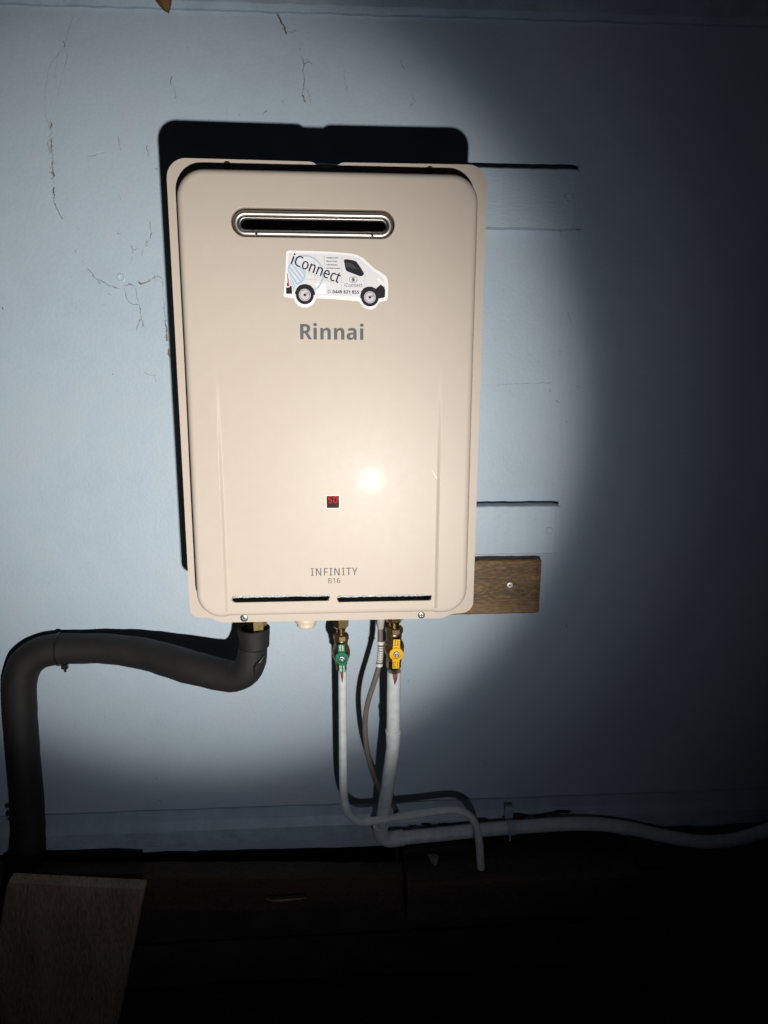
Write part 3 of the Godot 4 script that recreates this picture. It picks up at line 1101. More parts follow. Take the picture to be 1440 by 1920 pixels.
func stadium_tube(st: SurfaceTool, c: Vector2, half: float, r: float, z: float, tube_r: float, squash := 1.0):
	# a closed bent pipe along a lying slot of corner radius r
	var path := []
	var nrm := []
	for k in 25:
		var d := Vector2.from_angle(PI / 2 + PI * k / 24)
		path.append(c + Vector2(-half, 0) + d * r)
		nrm.append(d)
	for k in 25:
		var d := Vector2.from_angle(-PI / 2 + PI * k / 24)
		path.append(c + Vector2(half, 0) + d * r)
		nrm.append(d)
	var n := path.size()
	var segs := 16
	for i in n:
		var j := (i + 1) % n
		for s in segs:
			var v := []
			var m := []
			for e in [[i, s], [j, s], [j, s + 1], [i, s + 1]]:
				var a: float = TAU * e[1] / segs
				var d: Vector2 = nrm[e[0]]
				var p: Vector2 = path[e[0]] + d * cos(a) * tube_r
				v.append(Vector3(p.x, p.y, z + sin(a) * tube_r * squash))
				m.append(Vector3(d.x * cos(a), d.y * cos(a), sin(a) / squash).normalized())
			quad_n(st, v[0], v[1], v[2], v[3], m[0], m[1], m[2], m[3])


func build_heater():
	var h := thing("water_heater", "beige wall-hung hot water heater with a slotted steel flue outlet", "water heater", Vector3(0, -0.265, 0))
	var z := FLANGE_Z

	# casing behind the front, open towards the front
	var st := begin()
	var bx := 0.158
	var b0 := -0.243
	var b1 := 0.2455
	for s in [-1.0, 1.0]:
		quad(st, Vector3(s * bx, b0, 0.03), Vector3(s * bx, b1, 0.03), Vector3(s * bx, b1, z - 0.002), Vector3(s * bx, b0, z - 0.002), Vector3(s, 0, 0))
	quad(st, Vector3(-bx, b0, 0.03), Vector3(bx, b0, 0.03), Vector3(bx, b0, z - 0.002), Vector3(-bx, b0, z - 0.002), Vector3(0, -1, 0))
	quad(st, Vector3(-bx, b1, 0.03), Vector3(bx, b1, 0.03), Vector3(bx, b1, z - 0.002), Vector3(-bx, b1, z - 0.002), Vector3(0, 1, 0))
	quad(st, Vector3(-bx, b0, 0.03), Vector3(bx, b0, 0.03), Vector3(bx, b1, 0.03), Vector3(-bx, b1, 0.03), Vector3(0, 0, -1))
	part(st, "casing", M.enamel, h)
	for y in [-0.2, 0.21]:
		st = begin()
		box(st, Vector3(-0.06, y - 0.02, 0.0245), Vector3(0.06, y + 0.02, 0.03), 0.001)
		part(st, "mounting_bracket", M.enamel, h)

	# flange: a folded rim round the front, with a notch in the top
	var out := rounded([
		[Vector2(-0.175, 0.265), 0.021], [Vector2(-0.0179, 0.2642), 0.012], [Vector2(-0.0088, 0.2579), 0.006], [Vector2(0.004, 0.2579), 0.006], [Vector2(0.0139, 0.2641), 0.012],
		[Vector2(0.175, 0.265), 0.021], [Vector2(0.175, -0.2575), 0.027], [Vector2(0.1475, -0.2599), 0.02], [Vector2(0.1354, -0.2652), 0.02],
		[Vector2(-0.1385, -0.2647), 0.02], [Vector2(-0.1512, -0.2579), 0.02], [Vector2(-0.175, -0.2575), 0.027]], 8)
	st = begin()
	var inner := panel_loop(0.004)[0] as Array
	# the rim between the outline and the panel, split into a left and a right half
	var lft := []
	var rgt := []
	for half in [-1.0, 1.0]:
		var side := PackedVector2Array([Vector2(0, 1), Vector2(half, 1), Vector2(half, -1), Vector2(0, -1)])
		for outer in Geometry2D.intersect_polygons(out, side):
			for piece in Geometry2D.clip_polygons(outer, PackedVector2Array(inner)):
				fill(st, Array(piece), z)
	var cw := Geometry2D.is_polygon_clockwise(out)
	for i in out.size():
		var a := out[i]
		var b := out[(i + 1) % out.size()]
		var t := b - a
		var n := Vector3(t.y, -t.x, 0) * (-1.0 if cw else 1.0)
		quad(st, Vector3(a.x, a.y, z), Vector3(b.x, b.y, z), Vector3(b.x, b.y, z - 0.007), Vector3(a.x, a.y, z - 0.007), n)
	part(st, "flange", M.enamel, h)

	# front panel, raised from the flange
	var zp := PANEL_Z
	var vent_c := (Vector2(-0.1056, 0.1952) + Vector2(0.0708, 0.1975)) / 2.0
	var vent_r := 0.0157
	var vent_half := absf(Vector2(0.0708, 0.1975).x - Vector2(-0.1056, 0.1952).x) / 2.0 - vent_r
	var vent := slot_chains(vent_c, vent_half, vent_r)
	var s_r := 0.0047
	var slot_y := -0.2256
	var slots := [slot_chains(Vector2(-0.0622, slot_y + 0.0012), 0.0578 - s_r, s_r), slot_chains(Vector2(0.0611, slot_y - 0.0008), 0.0571 - s_r, s_r)]
	var disp_c := Vector2(0.0003, -0.1079)
	var disp_h := 0.0074
	var disp := square_chains(disp_c, disp_h, 0.001)
	st = begin()
	var prof := [[0.0, 0.0, 1.57], [0.0, 0.5, 1.57]]
	for k in 7:
		var a := PI / 2 * k / 6
		prof.append([FILLET * (1.0 - cos(a)), 1.0, PI / 2 - a, FILLET * (1.0 - sin(a))])
	var loops := []
	for q in prof:
		var l := panel_loop(q[0])
		var v := []
		var m := []
		for i in l[0].size():
			var p: Vector2 = l[0][i]
			var d: Vector2 = l[1][i]
			var top: float = zp - panel_drop(p) - (q[3] if q.size() > 3 else FILLET)
			v.append(Vector3(p.x, p.y, lerpf(z, top, q[1])))
			m.append(Vector3(d.x * sin(q[2]), d.y * sin(q[2]), cos(q[2])))
		loops.append([v, m])
	var cnt: int = loops[0][0].size()
	for s in loops.size() - 1:
		for i in cnt:
			var j := (i + 1) % cnt
			var A = loops[s]
			var B = loops[s + 1]
			quad_n(st, A[0][i], A[0][j], B[0][j], B[0][i], A[1][i], A[1][j], B[1][j], B[1][i])
	# side strips: rows between matching points of the inner loop
	var last: Array = loops[-1][0]
	var rows := []   # [left x, right x, y]
	var seen := {}
	for p in last:
		var key := snappedf(p.y, 0.00001)
		if not seen.has(key):
			seen[key] = [p.x, p.x, p.y]
		seen[key][0] = minf(seen[key][0], p.x)
		seen[key][1] = maxf(seen[key][1], p.x)
	rows = seen.values()
	rows.sort_custom(func(a, b): return a[2] > b[2])
	var at := func(x, y): return Vector3(x, y, zp - panel_drop(Vector2(x, y)))
	for i in rows.size() - 1:
		var ra = rows[i]
		var rb = rows[i + 1]
		for side in 2:
			var xi := XI_L if side == 0 else XI_R
			var xo := XI_L - BEVEL if side == 0 else XI_R + BEVEL
			var ea: float = ra[side]
			var eb: float = rb[side]
			quad(st, at.call(ea, ra[2]), at.call(xo, ra[2]), at.call(xo, rb[2]), at.call(eb, rb[2]), Vector3(0, 0, 1))
			# the fold, slightly rounded at both of its edges
			var steps := 12
			for c in steps:
				var v := []
				var m := []
				for e in [[c, ra[2]], [c + 1, ra[2]], [c + 1, rb[2]], [c, rb[2]]]:
					var f := float(e[0]) / steps
					var x := lerpf(xo, xi, f)
					var y: float = e[1]
					var rise := -panel_drop(Vector2(xo, y))
					v.append(Vector3(x, y, zp + rise * (1.0 - smoothstep(0.0, 1.0, f))))
					var slope := rise * 6.0 * f * (1.0 - f) / (xi - xo)
					m.append(Vector3(slope, 0, 1).normalized())
				quad_n(st, v[0], v[1], v[2], v[3], m[0], m[1], m[2], m[3])
	var yt: float = rows[0][2]
	var yb: float = rows[-1][2]
	var bands := [[yt, vent_c.y + 0.02, []], [vent_c.y + 0.02, vent_c.y - 0.02, [vent]], [vent_c.y - 0.02, disp_c.y + 0.01, []], [disp_c.y + 0.01, disp_c.y - 0.01, [disp]], [disp_c.y - 0.01, slot_y + 0.008, []], [slot_y + 0.008, slot_y - 0.008, slots], [slot_y - 0.008, yb, []]]
	for b in bands:
		holed_band(st, XI_L, XI_R, b[0], b[1], b[2], zp)
	hole_edge(st, vent, zp, 0.012, 0.0012)
	hole_edge(st, disp, zp, 0.004, 0.0005)
	for s in slots:
		hole_edge(st, s, zp, 0.0022, 0.0008)
	var panel := part(st, "front_panel", M.enamel, h)

	# flue outlet: a rounded steel ring and a duct behind it
	st = begin()
	stadium_tube(st, vent_c + Vector2(0, -0.0007), vent_half, vent_r - 0.0058, zp - 0.0055, 0.0037, 1.2)
	var ring := part(st, "flue_ring", M.steel, h)
	st = begin()
	stadium_tube(st, vent_c + Vector2(0, -0.0007), vent_half, vent_r - 0.0092, zp - 0.0082, 0.0010, 1.0)
	part(st, "inner_lip", M.steel, ring)
	st = begin()
	var dr := vent_r - 0.0088
	var dl := hole_loop(slot_chains(vent_c, vent_half, dr))
	for i in dl.size():
		var a: Vector2 = dl[i]
		var b: Vector2 = dl[(i + 1) % dl.size()]
		var hint := Vector3(vent_c.x - a.x, vent_c.y - a.y, 0) if absf(a.x - vent_c.x) > vent_half else Vector3(0, vent_c.y - (a.y + b.y) / 2.0, 0)
		quad(st, Vector3(a.x, a.y, zp - 0.006), Vector3(b.x, b.y, zp - 0.006), Vector3(b.x, b.y, zp - 0.03), Vector3(a.x, a.y, zp - 0.03), hint)
	part(st, "flue_duct", M.steel, h)
	st = begin()
	box(st, Vector3(vent_c.x - 0.1, vent_c.y - 0.03, zp - 0.12), Vector3(vent_c.x + 0.1, vent_c.y + 0.03, zp - 0.115), 0.0)
	part(st, "flue_back", M.dark_inside, h)
	for p in [Vector3(-0.078, 0.1841, 0.2106), Vector3(0.0455, 0.1846, 0.2106)]:
		st = begin()
		lathe(st, [[0.0012, -0.001], [0.0012, 0.0006], [0, 0.0009]], Transform3D(Basis(Vector3(1, 0, 0), Vector3(0, 0, 1), Vector3(0, -1, 0)), Vector3(p.x, p.y, zp + 0.001)), 10)
		part(st, "ring_rivet", M.recess, ring)

	# air slots along the foot of the panel: crinkled foil above, darkness below
	for s in slots:
		var c: Vector2 = s[2]
		st = begin()
		var n := 60
		var prev := []
		for i in n + 1:
			var x := lerpf(c.x - 0.057, c.x + 0.057, float(i) / n)
			var w := rng.randf_range(-0.0004, 0.0004)
			var w2 := rng.randf_range(-0.0005, 0.0005)
			var row := [Vector3(x, c.y + 0.0065, zp - 0.004 + w), Vector3(x, c.y + 0.0028 + w, zp - 0.0035 - w2), Vector3(x, c.y + 0.0006 + w2, zp - 0.0042 + w)]
			if i > 0:
				for k in 2:
					quad(st, prev[k], row[k], row[k + 1], prev[k + 1], Vector3(0, 0, 1))
			prev = row
		part(st, "foil_strip", M.foil, h)
	st = begin()
	box(st, Vector3(-0.125, slot_y - 0.018, zp - 0.07), Vector3(0.125, slot_y + 0.03, zp - 0.068), 0.0)
	part(st, "burner_cover", M.dark_inside, h)

	# red figures behind a dark window
	st = begin()
	box(st, Vector3(disp_c.x - 0.0078, disp_c.y - 0.0078, zp - 0.003), Vector3(disp_c.x + 0.0078, disp_c.y + 0.0078, zp - 0.001), 0.0001)
	var win := part(st, "display_window", ink(Color(0.05, 0.026, 0.026), 0.06), h)
	var led := StandardMaterial3D.new()
	led.albedo_color = Color(0.6, 0.05, 0.08)
	led.emission_enabled = true
	led.emission = Color(1.0, 0.035, 0.09)
	led.emission_energy_multiplier = 0.7
	for d in 2:
		st = begin()
		var o := disp_c + Vector2(-0.0052 + d * 0.0061, 0.0)
		var fh := 0.0033
		var lean := 0.0007
		var bars := [[[0, 1], [1, 1]], [[0, 1], [0, 0.5]], [[0, 0.5], [1, 0.5]], [[1, 0.5], [1, 0]], [[0, 0], [1, 0]]] if d == 0 else [[[0, 1], [1, 1]], [[0, 1], [0, 0.5]], [[1, 1], [1, 0.5]], [[0, 0.5], [0, 0]], [[1, 0.5], [1, 0]], [[0, 0], [1, 0]]]
		for b in bars:
			var p := []
			for e in b:
				p.append(o + Vector2(e[0] * 0.0036 + lean * e[1], -0.0010 + e[1] * 0.0072))
			var t: Vector2 = (p[1] - p[0]).normalized() * 0.00035
			var w := t.orthogonal().normalized() * 0.00042
			var q := [p[0] + t + w, p[1] - t + w, p[1] - t - w, p[0] + t - w]
			quad(st, Vector3(q[0].x, q[0].y, zp - 0.0008), Vector3(q[1].x, q[1].y, zp - 0.0008), Vector3(q[2].x, q[2].y, zp - 0.0008), Vector3(q[3].x, q[3].y, zp - 0.0008), Vector3(0, 0, 1))
		part(st, "display_light_figure", led, win)
	# a pale gasket round the window
	st = begin()
	for k in 4:
		var u := Vector2.from_angle(PI / 2 * k)
		var v := Vector2.from_angle(PI / 2 * (k + 1))
		var q := [disp_c + u * 0.0074 + v * 0.0074, disp_c + u * 0.0081 + v * 0.0081, disp_c + u * 0.0081 - v * 0.0081, disp_c + u * 0.0074 - v * 0.0074]
		quad(st, Vector3(q[0].x, q[0].y, zp + 0.0002), Vector3(q[1].x, q[1].y, zp + 0.0002), Vector3(q[2].x, q[2].y, zp + 0.0002), Vector3(q[3].x, q[3].y, zp + 0.0002), Vector3(0, 0, 1))
	part(st, "window_gasket", mat(Color(0.58, 0.50, 0.43), 0.4), win)

	# lettering
	var zt := zp + 0.0002
	st = begin()
	letters(st, "Rinnai", Vector2(-0.0337, 0.0755), Vector2(0.036, 0.0751), 0.0163, zt, true)
	part(st, "lettering", M.print_grey, h)
	st = begin()
	letters(st, "INFINITY", Vector2(-0.0263, -0.1966), Vector2(0.0285, -0.1967), 0.0091, zt, false, 6, 0.00022)
	part(st, "lettering", M.print_mid, h)
	st = begin()
	letters(st, "B16", Vector2(-0.006, -0.2063), Vector2(0.0082, -0.2063), 0.0063, zt)
	part(st, "lettering", M.print_mid, h)

	# screws on the flange
	screw(h, Vector3(-0.1098, -0.2592, 0.1796), 0.0047, M.screw, 0.5, 0.4)
	screw(h, Vector3(0.1097, -0.2601, 0.1796), 0.0044, M.screw, 0.1, 0.4)
	for p in [Vector3(-0.1099, 0.2583, 0.1796), Vector3(0.1108, 0.2579, 0.1796)]:
		st = begin()
		lathe(st, [[0.0042, 0.0], [0.0042, 0.0012], [0.0034, 0.002], [0.0, 0.0023]], Transform3D(Basis(Vector3(1, 0, 0), Vector3(0, 0, 1), Vector3(0, -1, 0)), p), 20)
		part(st, "dark_hole_disc", M.rubber, h)  # raised near-black disc, coloured as the shade inside a flange hole
	# blanking plug under the casing
	st = begin()
	var pl := Vector3(-0.0361, -0.2888, 0.12)
	lathe(st, [[0.0, -0.006], [0.011, -0.006], [0.0125, -0.0045], [0.0125, 0.0], [0.0145, 0.001], [0.0155, 0.004], [0.0155, 0.05]], Transform3D(Basis(), Vector3(pl.x, pl.y, 0.12)), 28)
	part(st, "blanking_plug", mat(Color(0.62, 0.52, 0.40), 0.4), h)
	# a long scratch in the enamel
	st = begin()
	var s0 := Vector2(0.1147, -0.0705)
	var s1 := Vector2(0.1224, -0.0818)
	var sd := (s1 - s0).orthogonal().normalized() * 0.00045
	quad(st, Vector3(s0.x, s0.y, zt), Vector3(s1.x + sd.x, s1.y + sd.y, zt), Vector3(s1.x + sd.x * 2, s1.y + sd.y * 2, zt), Vector3(s0.x, s0.y, zt) + Vector3(sd.x, sd.y, 0) * 0.3, Vector3(0, 0, 1))
	part(st, "scratch", mat(Color(0.8, 0.74, 0.66), 0.4), h)
	build_sticker(h)


func build_sticker(h: Node3D):
	var z := PANEL_Z + 0.0003
	var flatten := func(a: Array): return PackedVector2Array(a)
	var paint := func(poly, dz, thick, called, m, parent):
		var st := begin()
		sheet(st, PackedVector2Array(poly), z + dz, thick)
		return part(st, called, m, parent)
	var gloss := func(c, r := 0.3): return ink(c, r)
	var white = gloss.call(Color(0.78, 0.77, 0.76), 0.32)
	var edge: Array = [Vector2(-0.047, 0.1667), Vector2(-0.0458, 0.1679), Vector2(-0.0441, 0.1684), Vector2(-0.0241, 0.1682), Vector2(-0.0013, 0.1678), Vector2(0.0169, 0.1667), Vector2(0.0236, 0.1661), Vector2(0.0299, 0.1645), Vector2(0.0352, 0.1619), Vector2(0.0395, 0.1583), Vector2(0.0439, 0.1542), Vector2(0.0487, 0.1505), Vector2(0.0555, 0.1469), Vector2(0.0609, 0.1428), Vector2(0.0625, 0.1391), Vector2(0.0631, 0.1344), Vector2(0.0629, 0.127), Vector2(0.0625, 0.1195), Vector2(0.0615, 0.1176), Vector2(0.0566, 0.1164), Vector2(0.0532, 0.1156), Vector2(0.0513, 0.1123), Vector2(0.0478, 0.109), Vector2(0.0439, 0.1075), Vector2(0.0395, 0.1084), Vector2(0.0351, 0.1112), Vector2(0.0322, 0.1154), Vector2(0.0293, 0.1165), Vector2(0.004, 0.1184), Vector2(-0.0153, 0.1192), Vector2(-0.0175, 0.115), Vector2(-0.0212, 0.1112), Vector2(-0.0256, 0.1093), Vector2(-0.0309, 0.1095), Vector2(-0.0352, 0.1113), Vector2(-0.0383, 0.1148), Vector2(-0.0399, 0.119), Vector2(-0.0442, 0.1194), Vector2(-0.0498, 0.1203), Vector2(-0.0509, 0.1216), Vector2(-0.0506, 0.124), Vector2(-0.0484, 0.1443)]
	var base: MeshInstance3D = paint.call(edge, 0.0, 0.0002, "van_sticker", white, h)
	base.set_meta("label", "white van-shaped advertising sticker")
	var body: Array = [Vector2(-0.0446, 0.1649), Vector2(-0.0432, 0.1657), Vector2(-0.0013, 0.1652), Vector2(0.014, 0.1643), Vector2(0.0236, 0.1636), Vector2(0.0284, 0.1625), Vector2(0.0332, 0.1596), Vector2(0.0381, 0.1555), Vector2(0.0439, 0.1509), Vector2(0.0507, 0.1459), Vector2(0.0565, 0.1423), Vector2(0.0583, 0.1395), Vector2(0.0593, 0.1325), Vector2(0.059, 0.1288), Vector2(0.0566, 0.125), Vector2(0.0322, 0.1201), Vector2(0.0317, 0.121), Vector2(-0.0153, 0.1223), Vector2(-0.0417, 0.1235), Vector2(-0.0479, 0.124), Vector2(-0.0472, 0.1351), Vector2(-0.046, 0.1443)]
	var grey = gloss.call(Color(0.66, 0.64, 0.65), 0.32)
	paint.call(body, 0.0001, 0.0001, "van_body", grey, base)
	# pale blue ring and stripes
	var blue = gloss.call(Color(0.36, 0.49, 0.60), 0.35)
	var st := begin()
	var rc := Vector2(-0.0269, 0.1442)
	ring_sheet(st, rc, 0.0181, 0.0198, z + 0.0002, 40, -PI * 0.34, PI * 0.92)
	var c2 := Vector2(-0.0364, 0.1435)
	ring_sheet(st, c2, 0.0082, 0.0097, z + 0.00022, 30, -PI * 0.45, PI * 0.4)
	part(st, "blue_ring", blue, base)
	st = begin()
	for q in [[Vector2(-0.0434, 0.1558), Vector2(-0.042, 0.1568), Vector2(-0.0289, 0.1404), Vector2(-0.0299, 0.1381)], [Vector2(-0.0454, 0.1517), Vector2(-0.044, 0.1526), Vector2(-0.03, 0.1362), Vector2(-0.0314, 0.1344)], [Vector2(-0.0457, 0.1471), Vector2(-0.0447, 0.1485), Vector2(-0.0343, 0.1334), Vector2(-0.0363, 0.1325)], [Vector2(-0.0437, 0.1425), Vector2(-0.0437, 0.1439), Vector2(-0.038, 0.1315), Vector2(-0.0381, 0.1278)], [Vector2(-0.041, 0.1595), Vector2(-0.0391, 0.1586), Vector2(-0.0279, 0.1446), Vector2(-0.0284, 0.1427)], [Vector2(-0.0434, 0.1361), Vector2(-0.0433, 0.1384), Vector2(-0.0392, 0.1287), Vector2(-0.0393, 0.1255)]]:
		st = begin()
		fill(st, q, z + 0.00021)
		part(st, "blue_stripe", blue, base)
	# panel joints of the van
	var line_m = gloss.call(Color(0.45, 0.44, 0.45))
	for q in [[Vector2(-0.0169, 0.1644), Vector2(-0.0165, 0.1644), Vector2(-0.0163, 0.1355), Vector2(-0.0167, 0.1355)], [Vector2(0.0127, 0.1639), Vector2(0.0131, 0.1639), Vector2(0.0118, 0.1227), Vector2(0.0114, 0.1227)], [Vector2(0.0375, 0.1444), Vector2(0.0379, 0.1444), Vector2(0.0373, 0.1304), Vector2(0.0369, 0.1304)], [Vector2(-0.0275, 0.1392), Vector2(0.011, 0.1374), Vector2(0.011, 0.137), Vector2(-0.0275, 0.1388)]]:
		st = begin()
		fill(st, q, z + 0.00019)
		part(st, "door_line", line_m, base)
	# dark pieces: window, bumpers, wheel arches
	var black = gloss.call(Color(0.022, 0.02, 0.024), 0.3)
	paint.call([Vector2(0.0148, 0.1587), Vector2(0.0159, 0.16), Vector2(0.0188, 0.16), Vector2(0.0255, 0.159), Vector2(0.0284, 0.1577), Vector2(0.0323, 0.1526), Vector2(0.0364, 0.1462), Vector2(0.0366, 0.1448), Vector2(0.0342, 0.1428), Vector2(0.0318, 0.1427), Vector2(0.0187, 0.1474), Vector2(0.0168, 0.1488), Vector2(0.0161, 0.1515)], 0.00025, 0.00005, "van_window", black, base)
	st = begin()
	fill(st, [Vector2(0.0159, 0.157), Vector2(0.0236, 0.156), Vector2(0.0294, 0.1498), Vector2(0.0168, 0.152)], z + 0.0003)
	part(st, "window_glint", gloss.call(Color(0.05, 0.05, 0.06)), base)
	paint.call([Vector2(-0.048, 0.1298), Vector2(-0.0445, 0.1301), Vector2(-0.0439, 0.1315), Vector2(-0.0418, 0.1315), Vector2(-0.0416, 0.1235), Vector2(-0.048, 0.1236)], 0.00025, 0.00005, "rear_bumper", black, base)
	paint.call([Vector2(0.0497, 0.1301), Vector2(0.0548, 0.1341), Vector2(0.0587, 0.1316), Vector2(0.0598, 0.1288), Vector2(0.0595, 0.1213), Vector2(0.0581, 0.1204), Vector2(0.0527, 0.1194), Vector2(0.0507, 0.125)], 0.00025, 0.00005, "front_bumper", black, base)
	paint.call([Vector2(-0.0386, 0.1232), Vector2(-0.0381, 0.126), Vector2(-0.0363, 0.1297), Vector2(-0.0334, 0.1325), Vector2(-0.03, 0.1336), Vector2(-0.0262, 0.1338), Vector2(-0.0219, 0.1326), Vector2(-0.0185, 0.1294), Vector2(-0.017, 0.1257), Vector2(-0.0166, 0.1224), Vector2(-0.0182, 0.1224), Vector2(-0.0192, 0.1187), Vector2(-0.0356, 0.1195), Vector2(-0.0369, 0.1232)], 0.00024, 0.00005, "wheel_arch", black, base)
	paint.call([Vector2(0.0325, 0.1196), Vector2(0.0325, 0.1229), Vector2(0.0337, 0.1271), Vector2(0.0366, 0.1304), Vector2(0.0405, 0.1319), Vector2(0.0449, 0.1319), Vector2(0.0492, 0.1301), Vector2(0.0522, 0.1269), Vector2(0.0527, 0.1212), Vector2(0.0517, 0.1165), Vector2(0.0346, 0.1164), Vector2(0.0342, 0.1197)], 0.00024, 0.00005, "wheel_arch", black, base)
	for w in [[Vector2(-0.0279, 0.1225), Vector2(-0.0181, 0.1226)], [Vector2(0.043, 0.1207), Vector2(0.0527, 0.1208)]]:
		var c: Vector2 = w[0]
		var r: float = w[1].x - c.x
		paint.call(circle(c, r, 30), 0.0003, 0.00005, "tyre", black, base)
		st = begin()
		fill(st, Array(circle(c, r * 0.66, 26)), z + 0.00035)
		part(st, "wheel_rim", gloss.call(Color(0.55, 0.50, 0.53)), base)
		st = begin()
		ring_sheet(st, c, r * 0.53, r * 0.57, z + 0.0004)
		fill(st, Array(circle(c, r * 0.15, 14)), z + 0.0004)
		part(st, "wheel_hub", black, base)
		st = begin()
		fill(st, [c + Vector2(r * 0.16, 0), c + Vector2(r * 0.5, r * 0.05), c + Vector2(r * 0.42, r * 0.3), c + Vector2(r * 0.08, r * 0.22)], z + 0.00038)
		part(st, "rim_shadow_print", gloss.call(Color(0.36, 0.33, 0.34)), base)
	# red tail lamp, printed headlamp
	var red = gloss.call(Color(0.45, 0.012, 0.03))
	st = begin()
	fill(st, [Vector2(-0.0469, 0.1451), Vector2(-0.0461, 0.1443), Vector2(-0.0448, 0.1361), Vector2(-0.0447, 0.1313), Vector2(-0.047, 0.1312), Vector2(-0.0471, 0.1349), Vector2(-0.0458, 0.1351)], z + 0.00026)
	part(st, "tail_lamp_print", red, base)
	st = begin()
	fill(st, [Vector2(0.0505, 0.141), Vector2(0.0541, 0.1399), Vector2(0.0575, 0.1363), Vector2(0.0587, 0.1325), Vector2(0.0565, 0.1344), Vector2(0.0521, 0.1385)], z + 0.00026)
	part(st, "headlamp_print", gloss.call(Color(0.85, 0.84, 0.84)), base)
	# blank white square
	paint.call([Vector2(-0.0157, 0.1349), Vector2(-0.0045, 0.135), Vector2(-0.0049, 0.1237), Vector2(-0.0158, 0.1238)], 0.00018, 0.00002, "white_square", white, base)
	# badge of two rings
	st = begin()
	for p in [Vector2(0.0235, 0.1391), Vector2(0.0263, 0.139)]:
		ring_sheet(st, p, 0.0026, 0.0030, z + 0.0003, 24)
	fill(st, Array(circle(Vector2(0.0249, 0.1391), 0.0014, 14)), z + 0.00029)
	part(st, "ring_badge", gloss.call(Color(0.10, 0.10, 0.13)), base)
	# words
	var dark = gloss.call(Color(0.022, 0.024, 0.05), 0.35)
	st = begin()
	letters(st, "iConnect", Vector2(-0.0426, 0.155), Vector2(0.0082, 0.1353), 0.0112, z + 0.0003, false, 0, 0.0003)
	part(st, "lettering", dark, base)
	st = begin()
	letters(st, "iConnect", Vector2(0.0154, 0.1313), Vector2(0.0348, 0.1314), 0.0037, z + 0.0003)
	part(st, "lettering", gloss.call(Color(0.09, 0.09, 0.12)), base)
	st = begin()
	letters(st, "0449 821 855", Vector2(0.0023, 0.1245), Vector2(0.031, 0.1242), 0.0034, z + 0.0003, true)
	part(st, "lettering", dark, base)
	st = begin()
	letters(st, "CALL", Vector2(-0.0032, 0.1269), Vector2(0.0008, 0.1269), 0.0012, z + 0.0003, true)
	part(st, "lettering", dark, base)
	st = begin()
	letters(st, "TEXT", Vector2(-0.0033, 0.1248), Vector2(0.0008, 0.1248), 0.0012, z + 0.0003, true)
	part(st, "lettering", dark, base)
	st = begin()
	letters(st, "Emergency 24/7", Vector2(-0.0038, 0.1607), Vector2(0.0086, 0.1606), 0.0015, z + 0.0003, true)
	part(st, "lettering", dark, base)
	st = begin()
	letters(st, "Blocked Drains", Vector2(-0.0038, 0.157), Vector2(0.0077, 0.157), 0.0015, z + 0.0003, true)
	part(st, "lettering", dark, base)
	st = begin()
	letters(st, "Leak Detection", Vector2(-0.0039, 0.1535), Vector2(0.0079, 0.1534), 0.0015, z + 0.0003, true)
	part(st, "lettering", dark, base)
	st = begin()
	letters(st, "Hot Water Systems", Vector2(-0.0039, 0.15), Vector2(0.0109, 0.1498), 0.0015, z + 0.0003, true)
	part(st, "lettering", dark, base)
	st = begin()
	var tick_m = gloss.call(Color(0.42, 0.46, 0.25))
	for p in [Vector2(-0.006, 0.1617), Vector2(-0.006, 0.1581), Vector2(-0.006, 0.1546), Vector2(-0.0061, 0.1511)]:
		st = begin()
		fill(st, [p + Vector2(-0.0005, 0.0009), p + Vector2(0.0006, 0.0009), p + Vector2(0.0006, -0.0009), p + Vector2(-0.0005, -0.0009)], z + 0.0003)
		part(st, "list_tick", tick_m, base)
	st = begin()
	letters(st, "PLUMBING & GAS", Vector2(-0.038, 0.149), Vector2(0.0044, 0.134), 0.0030, z + 0.00024, true, 14)
	part(st, "lettering", gloss.call(Color(0.50, 0.54, 0.46)), base)


# ------------------------------------------------------------------ pipes

